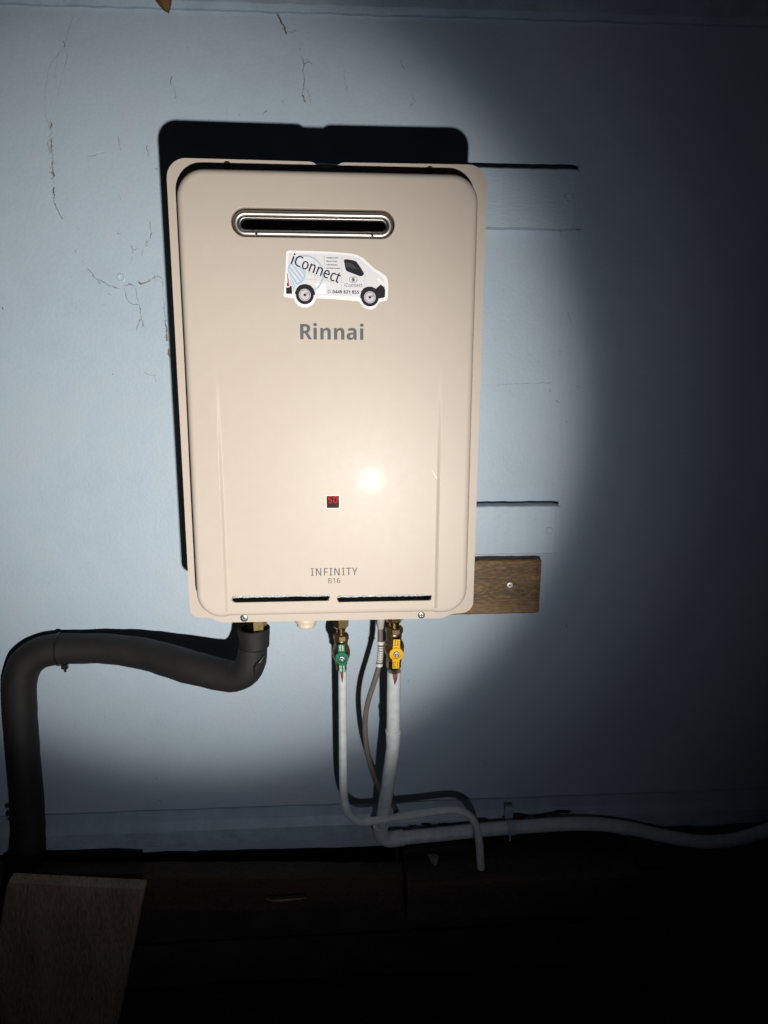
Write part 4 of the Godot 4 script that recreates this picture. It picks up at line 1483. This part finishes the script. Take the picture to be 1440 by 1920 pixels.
func build_hot_pipe():
	var p := thing("insulated_hot_pipe", "thick black foam-lagged pipe bending left and down from the heater", "pipe", Vector3(-0.4668, -0.6848, 0.03))
	var run := smooth_path([Vector3(-0.108, -0.325, 0.112), Vector3(-0.1102, -0.3437, 0.111), Vector3(-0.1183, -0.3615, 0.107), Vector3(-0.1354, -0.3733, 0.099), Vector3(-0.1622, -0.3737, 0.088), Vector3(-0.2048, -0.3691, 0.071), Vector3(-0.2655, -0.362, 0.043), Vector3(-0.3213, -0.3588, 0.028), Vector3(-0.3606, -0.3596, 0.022), Vector3(-0.3935, -0.3604, 0.02), Vector3(-0.4215, -0.3654, 0.02), Vector3(-0.4428, -0.3817, 0.021), Vector3(-0.4534, -0.4099, 0.022), Vector3(-0.4566, -0.4508, 0.024), Vector3(-0.4575, -0.5193, 0.027), Vector3(-0.4595, -0.5877, 0.027), Vector3(-0.4606, -0.6273, 0.028), Vector3(-0.4631, -0.6621, 0.03), Vector3(-0.4695, -0.7125, 0.03)], 0.006)
	var st := begin()
	tube(st, run, [0.0382 / 2.0, 0.0215, 0.0232, 0.0224, 0.0214, 0.0222, 0.0235, 0.0238, 0.0236, 0.0238, 0.0245, 0.0285], 28, true, 0.05)
	var foam := part(st, "foam_lagging", M.foam, p)
	# collar: a short sleeve with an open top round the nut
	st = begin()
	var c := Vector3(-0.1055, -0.3129, 0.112)
	lathe(st, [[0.0165, -0.0135], [0.0192, -0.0115], [0.0202, 0.0], [0.0214, 0.0138], [0.0206, 0.0146], [0.0165, 0.0142], [0.0150, 0.004], [0.0, 0.003]], Transform3D(Basis(Vector3(0, 0, 1), 0.03), c), 32)
	part(st, "foam_collar", M.foam, p)
	st = begin()
	tube(st, smooth_path([Vector3(-0.1081, -0.3265, 0.112) + Vector3(0, 0.002, 0), Vector3(-0.1081, -0.3265, 0.112) + Vector3(0, -0.002, 0)], 0.001), 0.0178, 28, true)
	part(st, "cable_tie", M.rubber, p)
	# seam, tie and tie tails at the elbows
	st = begin()
	var s0 := Vector3(-0.3935, -0.3604, 0.02)
	tube(st, [s0 + Vector3(-0.0012, 0, 0), s0 + Vector3(0.0012, 0, 0)], 0.0243, 28, true)
	var tail := Vector3(-0.3853, -0.3825, 0.03)
	box(st, tail + Vector3(-0.004, -0.004, -0.003), tail + Vector3(0.005, 0.004, 0.004), 0.001)
	box(st, tail + Vector3(-0.0015, -0.009, -0.001), tail + Vector3(0.002, -0.003, 0.001), 0.0005)
	part(st, "cable_tie", M.rubber, p)
	st = begin()
	var s1 := Vector3(-0.4606, -0.6201, 0.028)
	tube(st, [s1 + Vector3(-0.0003, 0.0012, 0), s1 + Vector3(0.0003, -0.0012, 0)], 0.0243, 28, true)
	tail = Vector3(-0.4856, -0.6149, 0.03)
	box(st, tail + Vector3(-0.004, -0.003, -0.003), tail + Vector3(0.004, 0.004, 0.004), 0.001)
	box(st, tail + Vector3(-0.003, -0.012, -0.001), tail + Vector3(0.001, -0.008, 0.001), 0.0005)
	part(st, "cable_tie", M.rubber, p)
	# a split in the foam at the bend
	st = begin()
	var crack_line := smooth_path([Vector3(-0.0924, -0.3314, 0.1318), Vector3(-0.0953, -0.3364, 0.1322), Vector3(-0.0995, -0.3402, 0.1335), Vector3(-0.1046, -0.3458, 0.1325), Vector3(-0.1054, -0.3561, 0.128), Vector3(-0.1077, -0.3665, 0.122), Vector3(-0.1108, -0.3767, 0.115)], 0.003)
	tube(st, crack_line, [0.0004, 0.0013, 0.0014, 0.001, 0.0012, 0.0008, 0.0003], 8)
	part(st, "foam_split", M.rubber, foam)
	# brass nut that joins the pipe to the heater
	st = begin()
	var n := Vector3(-0.1012, -0.2915, 0.113)
	lathe(st, [[0.0, -0.009], [0.0105, -0.009], [0.0128, -0.0065], [0.0128, 0.02]], Transform3D(Basis(Vector3.UP, 0.25), n), 6)
	lathe(st, [[0.009, -0.02], [0.009, -0.008]], Transform3D(Basis(), n), 20)
	part(st, "brass_nut", M.brass, p)


# a quarter-turn valve whose axis is upright: c is the middle of the handle's hub
func valve(called: String, label: String, at: Vector3, k: float, handle_m: Material, ink: Material, dims: Dictionary):
	var v := thing(called, label, "valve", at + Vector3(0, dims.low, 0))
	var axis := at + Vector3(dims.dx, 0, -0.0165 * k)
	var up := Transform3D(Basis(Vector3.UP, 0.2), axis)
	var st := begin()
	lathe(st, [[0.0, dims.nut0], [0.0086 * k, dims.nut0], [0.0104 * k, dims.nut0 + 0.002], [0.0104 * k, dims.nut0 + 0.022]], up, 6)
	part(st, "union_nut", M.brass, v)
	st = begin()
	lathe(st, [[0.0064 * k, dims.neck0 - 0.004], [0.0064 * k, dims.neck0 + 0.002], [0.0060 * k, dims.neck0 + 0.0025], [0.0060 * k, dims.nut0 + 0.002]], up, 24)
	part(st, "neck", M.brass, v)
	# body: an eight-sided collar, a waist, the round ball chamber, and a boss for the stem
	st = begin()
	var top: float = dims.neck0
	lathe(st, [[0.0, top], [0.0090 * k, top], [0.0106 * k, top - 0.0015], [0.0106 * k, top - 0.0075], [0.0094 * k, top - 0.009]], Transform3D(Basis(Vector3.UP, 0.55), axis), 8)
	part(st, "collar", M.old_brass, v)
	st = begin()
	var mid := 0.0015
	var prof := [[0.0090 * k, top - 0.007], [0.0094 * k, top - 0.010]]
	for q in 9:
		var a := lerpf(0.95, -0.95, q / 8.0)
		prof.append([0.0040 * k + 0.0082 * k * cos(a), mid + sin(a) * 0.0135])
	prof.append([0.0080 * k, dims.low + 0.0085])
	lathe(st, prof, up, 28)
	part(st, "valve_body", M.old_brass, v)
	st = begin()
	var fz := Transform3D(Basis(Vector3(1, 0, 0), Vector3(0, 0, 1), Vector3(0, -1, 0)), at)
	lathe(st, [[0.0088 * k, -0.016], [0.0088 * k, -0.0068], [0.0080 * k, -0.006], [0.0, -0.006]], fz, 24)
	part(st, "stem_boss", M.old_brass, v)
	st = begin()
	var nr: float = dims.low_r
	lathe(st, [[nr * 0.9, dims.low + 0.0135], [nr, dims.low + 0.0125], [nr, dims.low + 0.0085], [nr * 0.93, dims.low + 0.0075], [nr * 0.93, dims.low + 0.0045], [nr * 0.98, dims.low + 0.0035], [nr * 0.9, dims.low + 0.0005], [nr * 0.7, dims.low - 0.0005], [0.004, dims.low - 0.001]], up, 12 if dims.dull else 28)
	part(st, "compression_nut", M.old_brass if dims.dull else M.brass, v)
	# stem
	st = begin()
	lathe(st, [[0.0062, -0.012], [0.0062, 0.0]], Transform3D(Basis(Vector3(1, 0, 0), Vector3(0, 0, 1), Vector3(0, -1, 0)), at), 16)
	part(st, "stem", M.old_brass, v)
	# handle: a hub ring with two wings
	st = begin()
	var c := Vector2(at.x, at.y)
	var hub := circle(c, dims.ring, 36)
	var tilt: float = dims.tilt
	var shape := hub
	for s in [[1.0, dims.wing_up], [-1.0, dims.wing_down]]:
		var w := PackedVector2Array()
		for q in [[-0.0058, 0.0], [-0.0046, 0.6], [-0.0046, 1.0], [0.0046, 1.0], [0.0046, 0.6], [0.0058, 0.0]]:
			w.append(c + Vector2(q[0] * dims.wing_w, s[0] * q[1] * s[1]).rotated(tilt))
		var u := Geometry2D.merge_polygons(shape, w)
		shape = u[0]
	sheet(st, shape, at.z, 0.0024)
	var hd := part(st, "handle", handle_m, v)
	st = begin()
	var fx := Transform3D(Basis(Vector3(1, 0, 0), Vector3(0, 0, 1), Vector3(0, -1, 0)), at)
	lathe(st, [[dims.ring, -0.0005], [dims.ring, 0.0016], [dims.ring - 0.0006, 0.0022], [dims.ring - 0.0024, 0.0022], [dims.ring - 0.0030, 0.0004]], fx, 36)
	part(st, "handle_rim", handle_m, hd)
	st = begin()
	lathe(st, [[0.0, 0.0062], [0.0018, 0.0062], [0.0024, 0.0056], [0.0024, 0.003]].map(func(q): return [q[0], q[1]]), fx, 14)
	lathe(st, [[0.0044, 0.0002], [0.0044, 0.003], [0.0036, 0.0036], [0.0024, 0.0037]], Transform3D(fx.basis * Basis(Vector3.UP, 0.3), at), 6)
	part(st, "stem_nut", M.screw, hd)
	st = begin()
	var zt: float = at.z + 0.0002
	var lx := Vector2(0, 1).rotated(tilt)
	var sx := Vector2(1, 0).rotated(tilt)
	for q in [["ON", 1.0, -0.0006, 0.0022], ["OFF", 1.0, 0.0030, 0.0022], ["ZETCO", -1.0, -0.0006, 0.0030], ["WATER" if dims.dull else "GAS", -1.0, 0.0030, 0.0016]]:
		var far: float = dims.wing_up if q[1] > 0.0 else dims.wing_down
		var a: Vector2 = c + lx * (dims.ring + 0.0018) * q[1] + sx * q[2]
		var b: Vector2 = c + lx * (far - 0.0010) * q[1] + sx * q[2]
		letters(st, q[0], a if q[1] > 0.0 else b, b if q[1] > 0.0 else a, q[3], zt, true)
	part(st, "lettering", ink, hd)
	return v


func build_cold_side():
	var z := 0.125
	var c := Vector3(0.0107, -0.3393, 0.125)
	valve("cold_water_valve", "green-handled brass stop valve under the heater", c, 1.0, M.green, M.white_ink, {"low": -0.024, "dx": -0.0006, "nut0": 0.0370, "neck0": 0.0285, "low_r": 0.0078, "ring": 0.0089, "wing_up": 0.0192, "wing_down": 0.0202, "wing_w": 0.95, "tilt": 0.03, "dull": true})
	var p := thing("cold_water_pipe", "thin white painted copper pipe below the green valve, bent to the right", "pipe", Vector3(0.2175, -0.6939, 0.085))
	var st := begin()
	var run := smooth_path([Vector3(0.0116, -0.3629, 0.1085), Vector3(0.0116, -0.4151, 0.107), Vector3(0.0116, -0.4818, 0.104), Vector3(0.0117, -0.5295, 0.101), Vector3(0.0127, -0.5636, 0.097), Vector3(0.0165, -0.5888, 0.092), Vector3(0.0251, -0.6066, 0.087), Vector3(0.0394, -0.6171, 0.083), Vector3(0.0593, -0.6186, 0.079), Vector3(0.0996, -0.6178, 0.073), Vector3(0.145, -0.6154, 0.069), Vector3(0.1733, -0.6131, 0.069), Vector3(0.1918, -0.6159, 0.07), Vector3(0.2045, -0.6244, 0.073), Vector3(0.2115, -0.6373, 0.077), Vector3(0.2156, -0.6581, 0.08), Vector3(0.2176, -0.6796, 0.082), Vector3(0.2203, -0.7121, 0.082), Vector3(0.2242, -0.7657, 0.08)], 0.006)
	tube(st, run, 0.0117 / 2.0, 18, true, 0.015)
	var pipe := part(st, "pipe_run", M.pipe_paint, p)
	st = begin()
	var a := Vector3(0.0107, -0.3645, 0.117)
	for k in 3:
		tube(st, smooth_path([a + Vector3(-0.001 + k * 0.0011, 0.001, -0.0004), a + Vector3(-0.0004 + k * 0.0007, -0.006, 0.0), a + Vector3(0.0002 + k * 0.0003, -0.010 - k % 2 * 0.004, -0.0004)], 0.002), [0.0008, 0.0009, 0.0003], 6)
	part(st, "bare_copper_streak", M.copper, pipe)


func build_gas_side():
	var c := Vector3(0.0832, -0.3329, 0.13)
	valve("gas_valve", "yellow-handled brass gas valve beside the grey cable", c, 1.16, M.yellow, M.dark_ink, {"low": -0.0285, "dx": -0.0015, "nut0": 0.0385, "neck0": 0.0315, "low_r": 0.0106, "ring": 0.0092, "wing_up": 0.0202, "wing_down": 0.0212, "wing_w": 0.98, "tilt": -0.02, "dull": false})
	var p := thing("gas_pipe", "thick white painted gas pipe from the yellow valve to a run along the wall foot", "pipe", Vector3(0.0719, -0.704, 0.04))
	var run := smooth_path([Vector3(0.0823, -0.3661, 0.111), Vector3(0.0821, -0.4163, 0.109), Vector3(0.0824, -0.4618, 0.106), Vector3(0.0822, -0.4797, 0.105), Vector3(0.0807, -0.5022, 0.102), Vector3(0.078, -0.5311, 0.096), Vector3(0.0755, -0.5648, 0.086), Vector3(0.073, -0.599, 0.074), Vector3(0.0701, -0.6323, 0.062), Vector3(0.0681, -0.6474, 0.056)], 0.006)
	var st := begin()
	var r := 0.019 / 2.0
	tube(st, run, r, 24, true, 0.02)
	var pipe := part(st, "upright_pipe", M.pipe_paint, p)
	st = begin()
	var cp := Vector3(0.0822, -0.4667, 0.106)
	lathe(st, [[r * 0.9, -0.0105], [r * 1.05, -0.0100], [r * 1.08, 0.001], [r * 1.13, 0.0045], [r * 1.17, 0.0075], [r * 1.14, 0.0098], [r * 0.95, 0.0105]], Transform3D(Basis(Vector3(0, 0, 1), -0.01), cp), 28)
	part(st, "coupling", M.pipe_paint, p)
	# elbow and the run along the skirting
	st = begin()
	tube(st, smooth_path([Vector3(0.0688, -0.6405, 0.058), Vector3(0.0684, -0.655, 0.053), Vector3(0.0719, -0.6666, 0.05), Vector3(0.0804, -0.6738, 0.047), Vector3(0.093, -0.6754, 0.045), Vector3(0.1046, -0.6748, 0.044)], 0.004), 0.0238 / 2.0, 24, true)
	part(st, "elbow", M.pipe_paint, p)
	st = begin()
	tube(st, smooth_path([Vector3(0.1013, -0.6751, 0.044), Vector3(0.1413, -0.6735, 0.043), Vector3(0.1916, -0.671, 0.042), Vector3(0.2465, -0.6682, 0.041), Vector3(0.3103, -0.6666, 0.04), Vector3(0.3702, -0.6656, 0.04), Vector3(0.4221, -0.6694, 0.04), Vector3(0.4661, -0.6781, 0.04), Vector3(0.5064, -0.6896, 0.04), Vector3(0.5509, -0.7007, 0.041), Vector3(0.5908, -0.7067, 0.042), Vector3(0.6302, -0.7059, 0.043), Vector3(0.665, -0.6988, 0.043), Vector3(0.6995, -0.6878, 0.043), Vector3(0.7468, -0.6725, 0.043), Vector3(0.8353, -0.661, 0.043)], 0.012), 0.0207 / 2.0, 22, true, 0.03)
	part(st, "foot_run", M.pipe_paint, p)
	st = begin()
	var a := Vector3(0.0827, -0.3671, 0.1225)
	for k in 5:
		tube(st, smooth_path([a + Vector3(-0.0025 + k * 0.0012, 0.002, -0.0004), a + Vector3(-0.0016 + k * 0.0009, -0.005, 0.0004), a + Vector3(-0.001 + k * 0.0006, -0.009 - (k * 7 % 4) * 0.0018, 0.0)], 0.002), [0.0010, 0.0012, 0.0003], 6)
	part(st, "bare_copper_streak", M.copper, pipe)
	# saddle clip that holds the run to the skirting
	var s := thing("pipe_saddle", "painted saddle clip holding the white pipe to the skirting", "pipe clip", Vector3(0.2738, -0.6682, 0.04))
	st = begin()
	var m := Vector3(0.2735, -0.667, 0.041)
	var rr := 0.0234 / 2.0
	tube(st, [m + Vector3(-0.0065, 0.0003, 0), m + Vector3(0.0065, -0.0003, 0)], rr, 24, true)
	box(st, m + Vector3(-0.0065, rr * 0.6, -0.016), m + Vector3(0.0065, rr + 0.016, -0.010), 0.001)
	box(st, m + Vector3(-0.0012, -rr - 0.012, 0.0), m + Vector3(0.0014, -rr * 0.8, 0.002), 0.0008)
	part(st, "clip_band", M.trim_paint, s)


func build_cable():
	var p := thing("grey_cable", "grey electric cable hanging from the heater with a striped sleeve", "cable", Vector3(0.0931, -0.6397, 0.03))
	var path := smooth_path([Vector3(0.0637, -0.2903, 0.11), Vector3(0.0631, -0.3132, 0.11), Vector3(0.0635, -0.3325, 0.11), Vector3(0.0624, -0.3515, 0.111), Vector3(0.0588, -0.3686, 0.111), Vector3(0.0532, -0.3891, 0.109), Vector3(0.0474, -0.4098, 0.107), Vector3(0.0438, -0.4301, 0.105), Vector3(0.0427, -0.4552, 0.102), Vector3(0.0458, -0.4935, 0.096), Vector3(0.0523, -0.5264, 0.088), Vector3(0.062, -0.5598, 0.078), Vector3(0.0752, -0.5875, 0.066), Vector3(0.0865, -0.6074, 0.057), Vector3(0.0922, -0.6203, 0.053), Vector3(0.0913, -0.6297, 0.05)], 0.005)
	var st := begin()
	tube(st, path, 0.0076 / 2.0, 14)
	part(st, "cable_sheath", M.grey_cable, p)
	st = begin()
	var g := Vector3(0.0634, -0.2964, 0.11)
	lathe(st, [[0.0036, -0.0085], [0.0046, -0.0065], [0.0050, 0.0], [0.0054, 0.002], [0.0054, 0.02]], Transform3D(Basis(), g), 18)
	part(st, "cable_gland", M.grey_plastic, p)
	# sleeve: pale bands round the cable
	var bandm := mat(Color(0.62, 0.58, 0.56), 0.45)
	var base := Vector3(0.0635, -0.324, 0.11)
	var low := Vector3(0.0617, -0.3569, 0.111)
	var at := [0.0, 0.045, 0.2, 0.3, 0.4, 0.48, 0.56, 0.64, 0.72, 0.82, 0.955, 1.0]
	for k in at.size():
		var f: float = at[k]
		var w := 0.0014 if k in [0, 1, 10, 11] else 0.0009
		var q := base.lerp(low, f) + Vector3(0.0006 * sin(f * PI), 0, 0)
		var d := (low - base).normalized() * w
		st = begin()
		tube(st, [q - d, q + d], 0.0047 if k in [0, 1, 10, 11] else 0.0043, 16)
		part(st, "sleeve_band", bandm, p)


# ------------------------------------------------------------------ below the wall

func build_below():
	var t := thing("shade_boards", "added near-black boards standing in for the open shade under the skirting", "shade backing", Vector3(0, -1.0, -0.05))
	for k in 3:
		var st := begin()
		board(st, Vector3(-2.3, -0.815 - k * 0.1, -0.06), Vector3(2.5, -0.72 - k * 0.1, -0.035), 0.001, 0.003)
		part(st, "shade_board", M.base_dark, t)  # added boards; the shade of the open gap is put into their colour
	var b := thing("timber_batten", "dark weathered timber batten lying along the foot of the wall", "timber", Vector3(-0.2, -0.76, 0.05))
	var st := begin()
	var xf := Transform3D(Basis(Vector3.UP, -0.068), Vector3(-0.2, -0.70, 0.075))
	board(st, Vector3(-0.6, -0.062, -0.028), Vector3(0.30, 0.0, 0.004), 0.002, 0.004, xf)
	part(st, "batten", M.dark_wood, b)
	var f := thing("timber_sleeper", "dark brown timber block under the bend of the thin white pipe", "timber", Vector3(0.28, -0.78, 0.06))
	st = begin()
	board(st, Vector3(0.105, -0.775, 0.0), Vector3(0.46, -0.705, 0.11), 0.003, 0.005)
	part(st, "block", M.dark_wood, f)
	var e := thing("leaning_board", "wide weathered board standing on end at lower left", "board", Vector3(-0.38, -1.0, 0.14))
	st = begin()
	# a board on end: made along x, then turned upright
	var top_l := Vector3(-0.4486, -0.6493, 0.14)
	var top_r := Vector3(-0.266, -0.6702, 0.14)
	var along := (top_r - top_l)
	var down := (Vector3(-0.3122, -0.8714, 0.15) - Vector3(-0.266, -0.6702, 0.14)).normalized()
	var wide := along.length()
	var right := along.normalized()
	var up2 := Transform3D(Basis(down, right, down.cross(right).normalized()), top_l)
	board(st, Vector3(0.0, 0.0, -0.022), Vector3(0.34, wide, 0.0), 0.0015, 0.003, up2)
	part(st, "board", M.grey_wood, e)


func build_small_things():
	# leaf caught on the top rail
	var l := thing("dry_leaf", "dry brown leaf hanging over the top rail", "leaf", Vector3(-0.1981, 0.4624, 0.03))
	var st := begin()
	var a := Vector3(-0.2063, 0.4857, 0.035)
	var b := Vector3(-0.1907, 0.4586, 0.03)
	var n := 14
	var dir := (b - a)
	var side := Vector3(dir.y, -dir.x, 0).normalized()
	var prev := []
	for i in n + 1:
		var f := float(i) / n
		var w := 0.0105 * pow(sin(PI * pow(f, 0.9)), 0.65)
		var mid := a + dir * f + side * (-0.004 * sin(PI * f)) + Vector3(0, 0, 0.004 * sin(f * 3.0))
		var row := [mid - side * w + Vector3(0, 0, 0.004), mid - side * w * 0.5 + Vector3(0, 0, 0.0012), mid, mid + side * w * 0.5 + Vector3(0, 0, 0.0012), mid + side * w + Vector3(0, 0, 0.0045)]
		if i > 0:
			for k in 4:
				quad(st, prev[k], row[k], row[k + 1], prev[k + 1], Vector3(0, 0, 1))
		prev = row
	part(st, "blade", M.leaf, l)
	st = begin()
	tube(st, smooth_path([a + Vector3(0, 0, 0.0006), a.lerp(b, 0.5) + side * -0.004 + Vector3(0, 0, 0.0046), b], 0.005), [0.0007, 0.0005, 0.0002], 6)
	part(st, "midrib", M.leaf, l)
	# scrap of paper on the sleeper
	var s := thing("paper_scrap", "small torn pale scrap lying on the timber block left of the pipe", "scrap", Vector3(Vector3(0.1496, -0.704, 0.06).x, -0.704, 0.062))
	st = begin()
	var c := Vector3(Vector3(0.1496, -0.704, 0.06).x, -0.7035, 0.062)
	var rim := [Vector3(-0.008, 0.002, -0.012), Vector3(0.004, 0.0012, -0.014), Vector3(0.009, 0.0028, -0.007), Vector3(0.006, 0.0006, 0.004), Vector3(0.002, 0.0, 0.013), Vector3(-0.004, 0.0014, 0.006)]
	for k in rim.size():
		var p: Vector3 = c + rim[k]
		var q: Vector3 = c + rim[(k + 1) % rim.size()]
		flat(st, c, p, q, Vector3.UP)
		flat(st, c - Vector3(0, 0.0005, 0), p - Vector3(0, 0.0005, 0), q - Vector3(0, 0.0005, 0), Vector3.DOWN)
	part(st, "scrap", M.paper, s)
	# twig on the ground before the batten
	var w := thing("twig", "thin pale twig lying before the dark batten", "twig", Vector3(-0.0749, -0.7305, 0.1))
	st = begin()
	tube(st, smooth_path([Vector3(-0.1031, -0.7229, 0.105), Vector3(-0.0899, -0.7255, 0.106), Vector3(-0.0666, -0.725, 0.106), Vector3(-0.0433, -0.7244, 0.105)], 0.004), [0.0006, 0.0016, 0.0013, 0.0004], 8)
	part(st, "twig_stem", M.grey_wood, w)
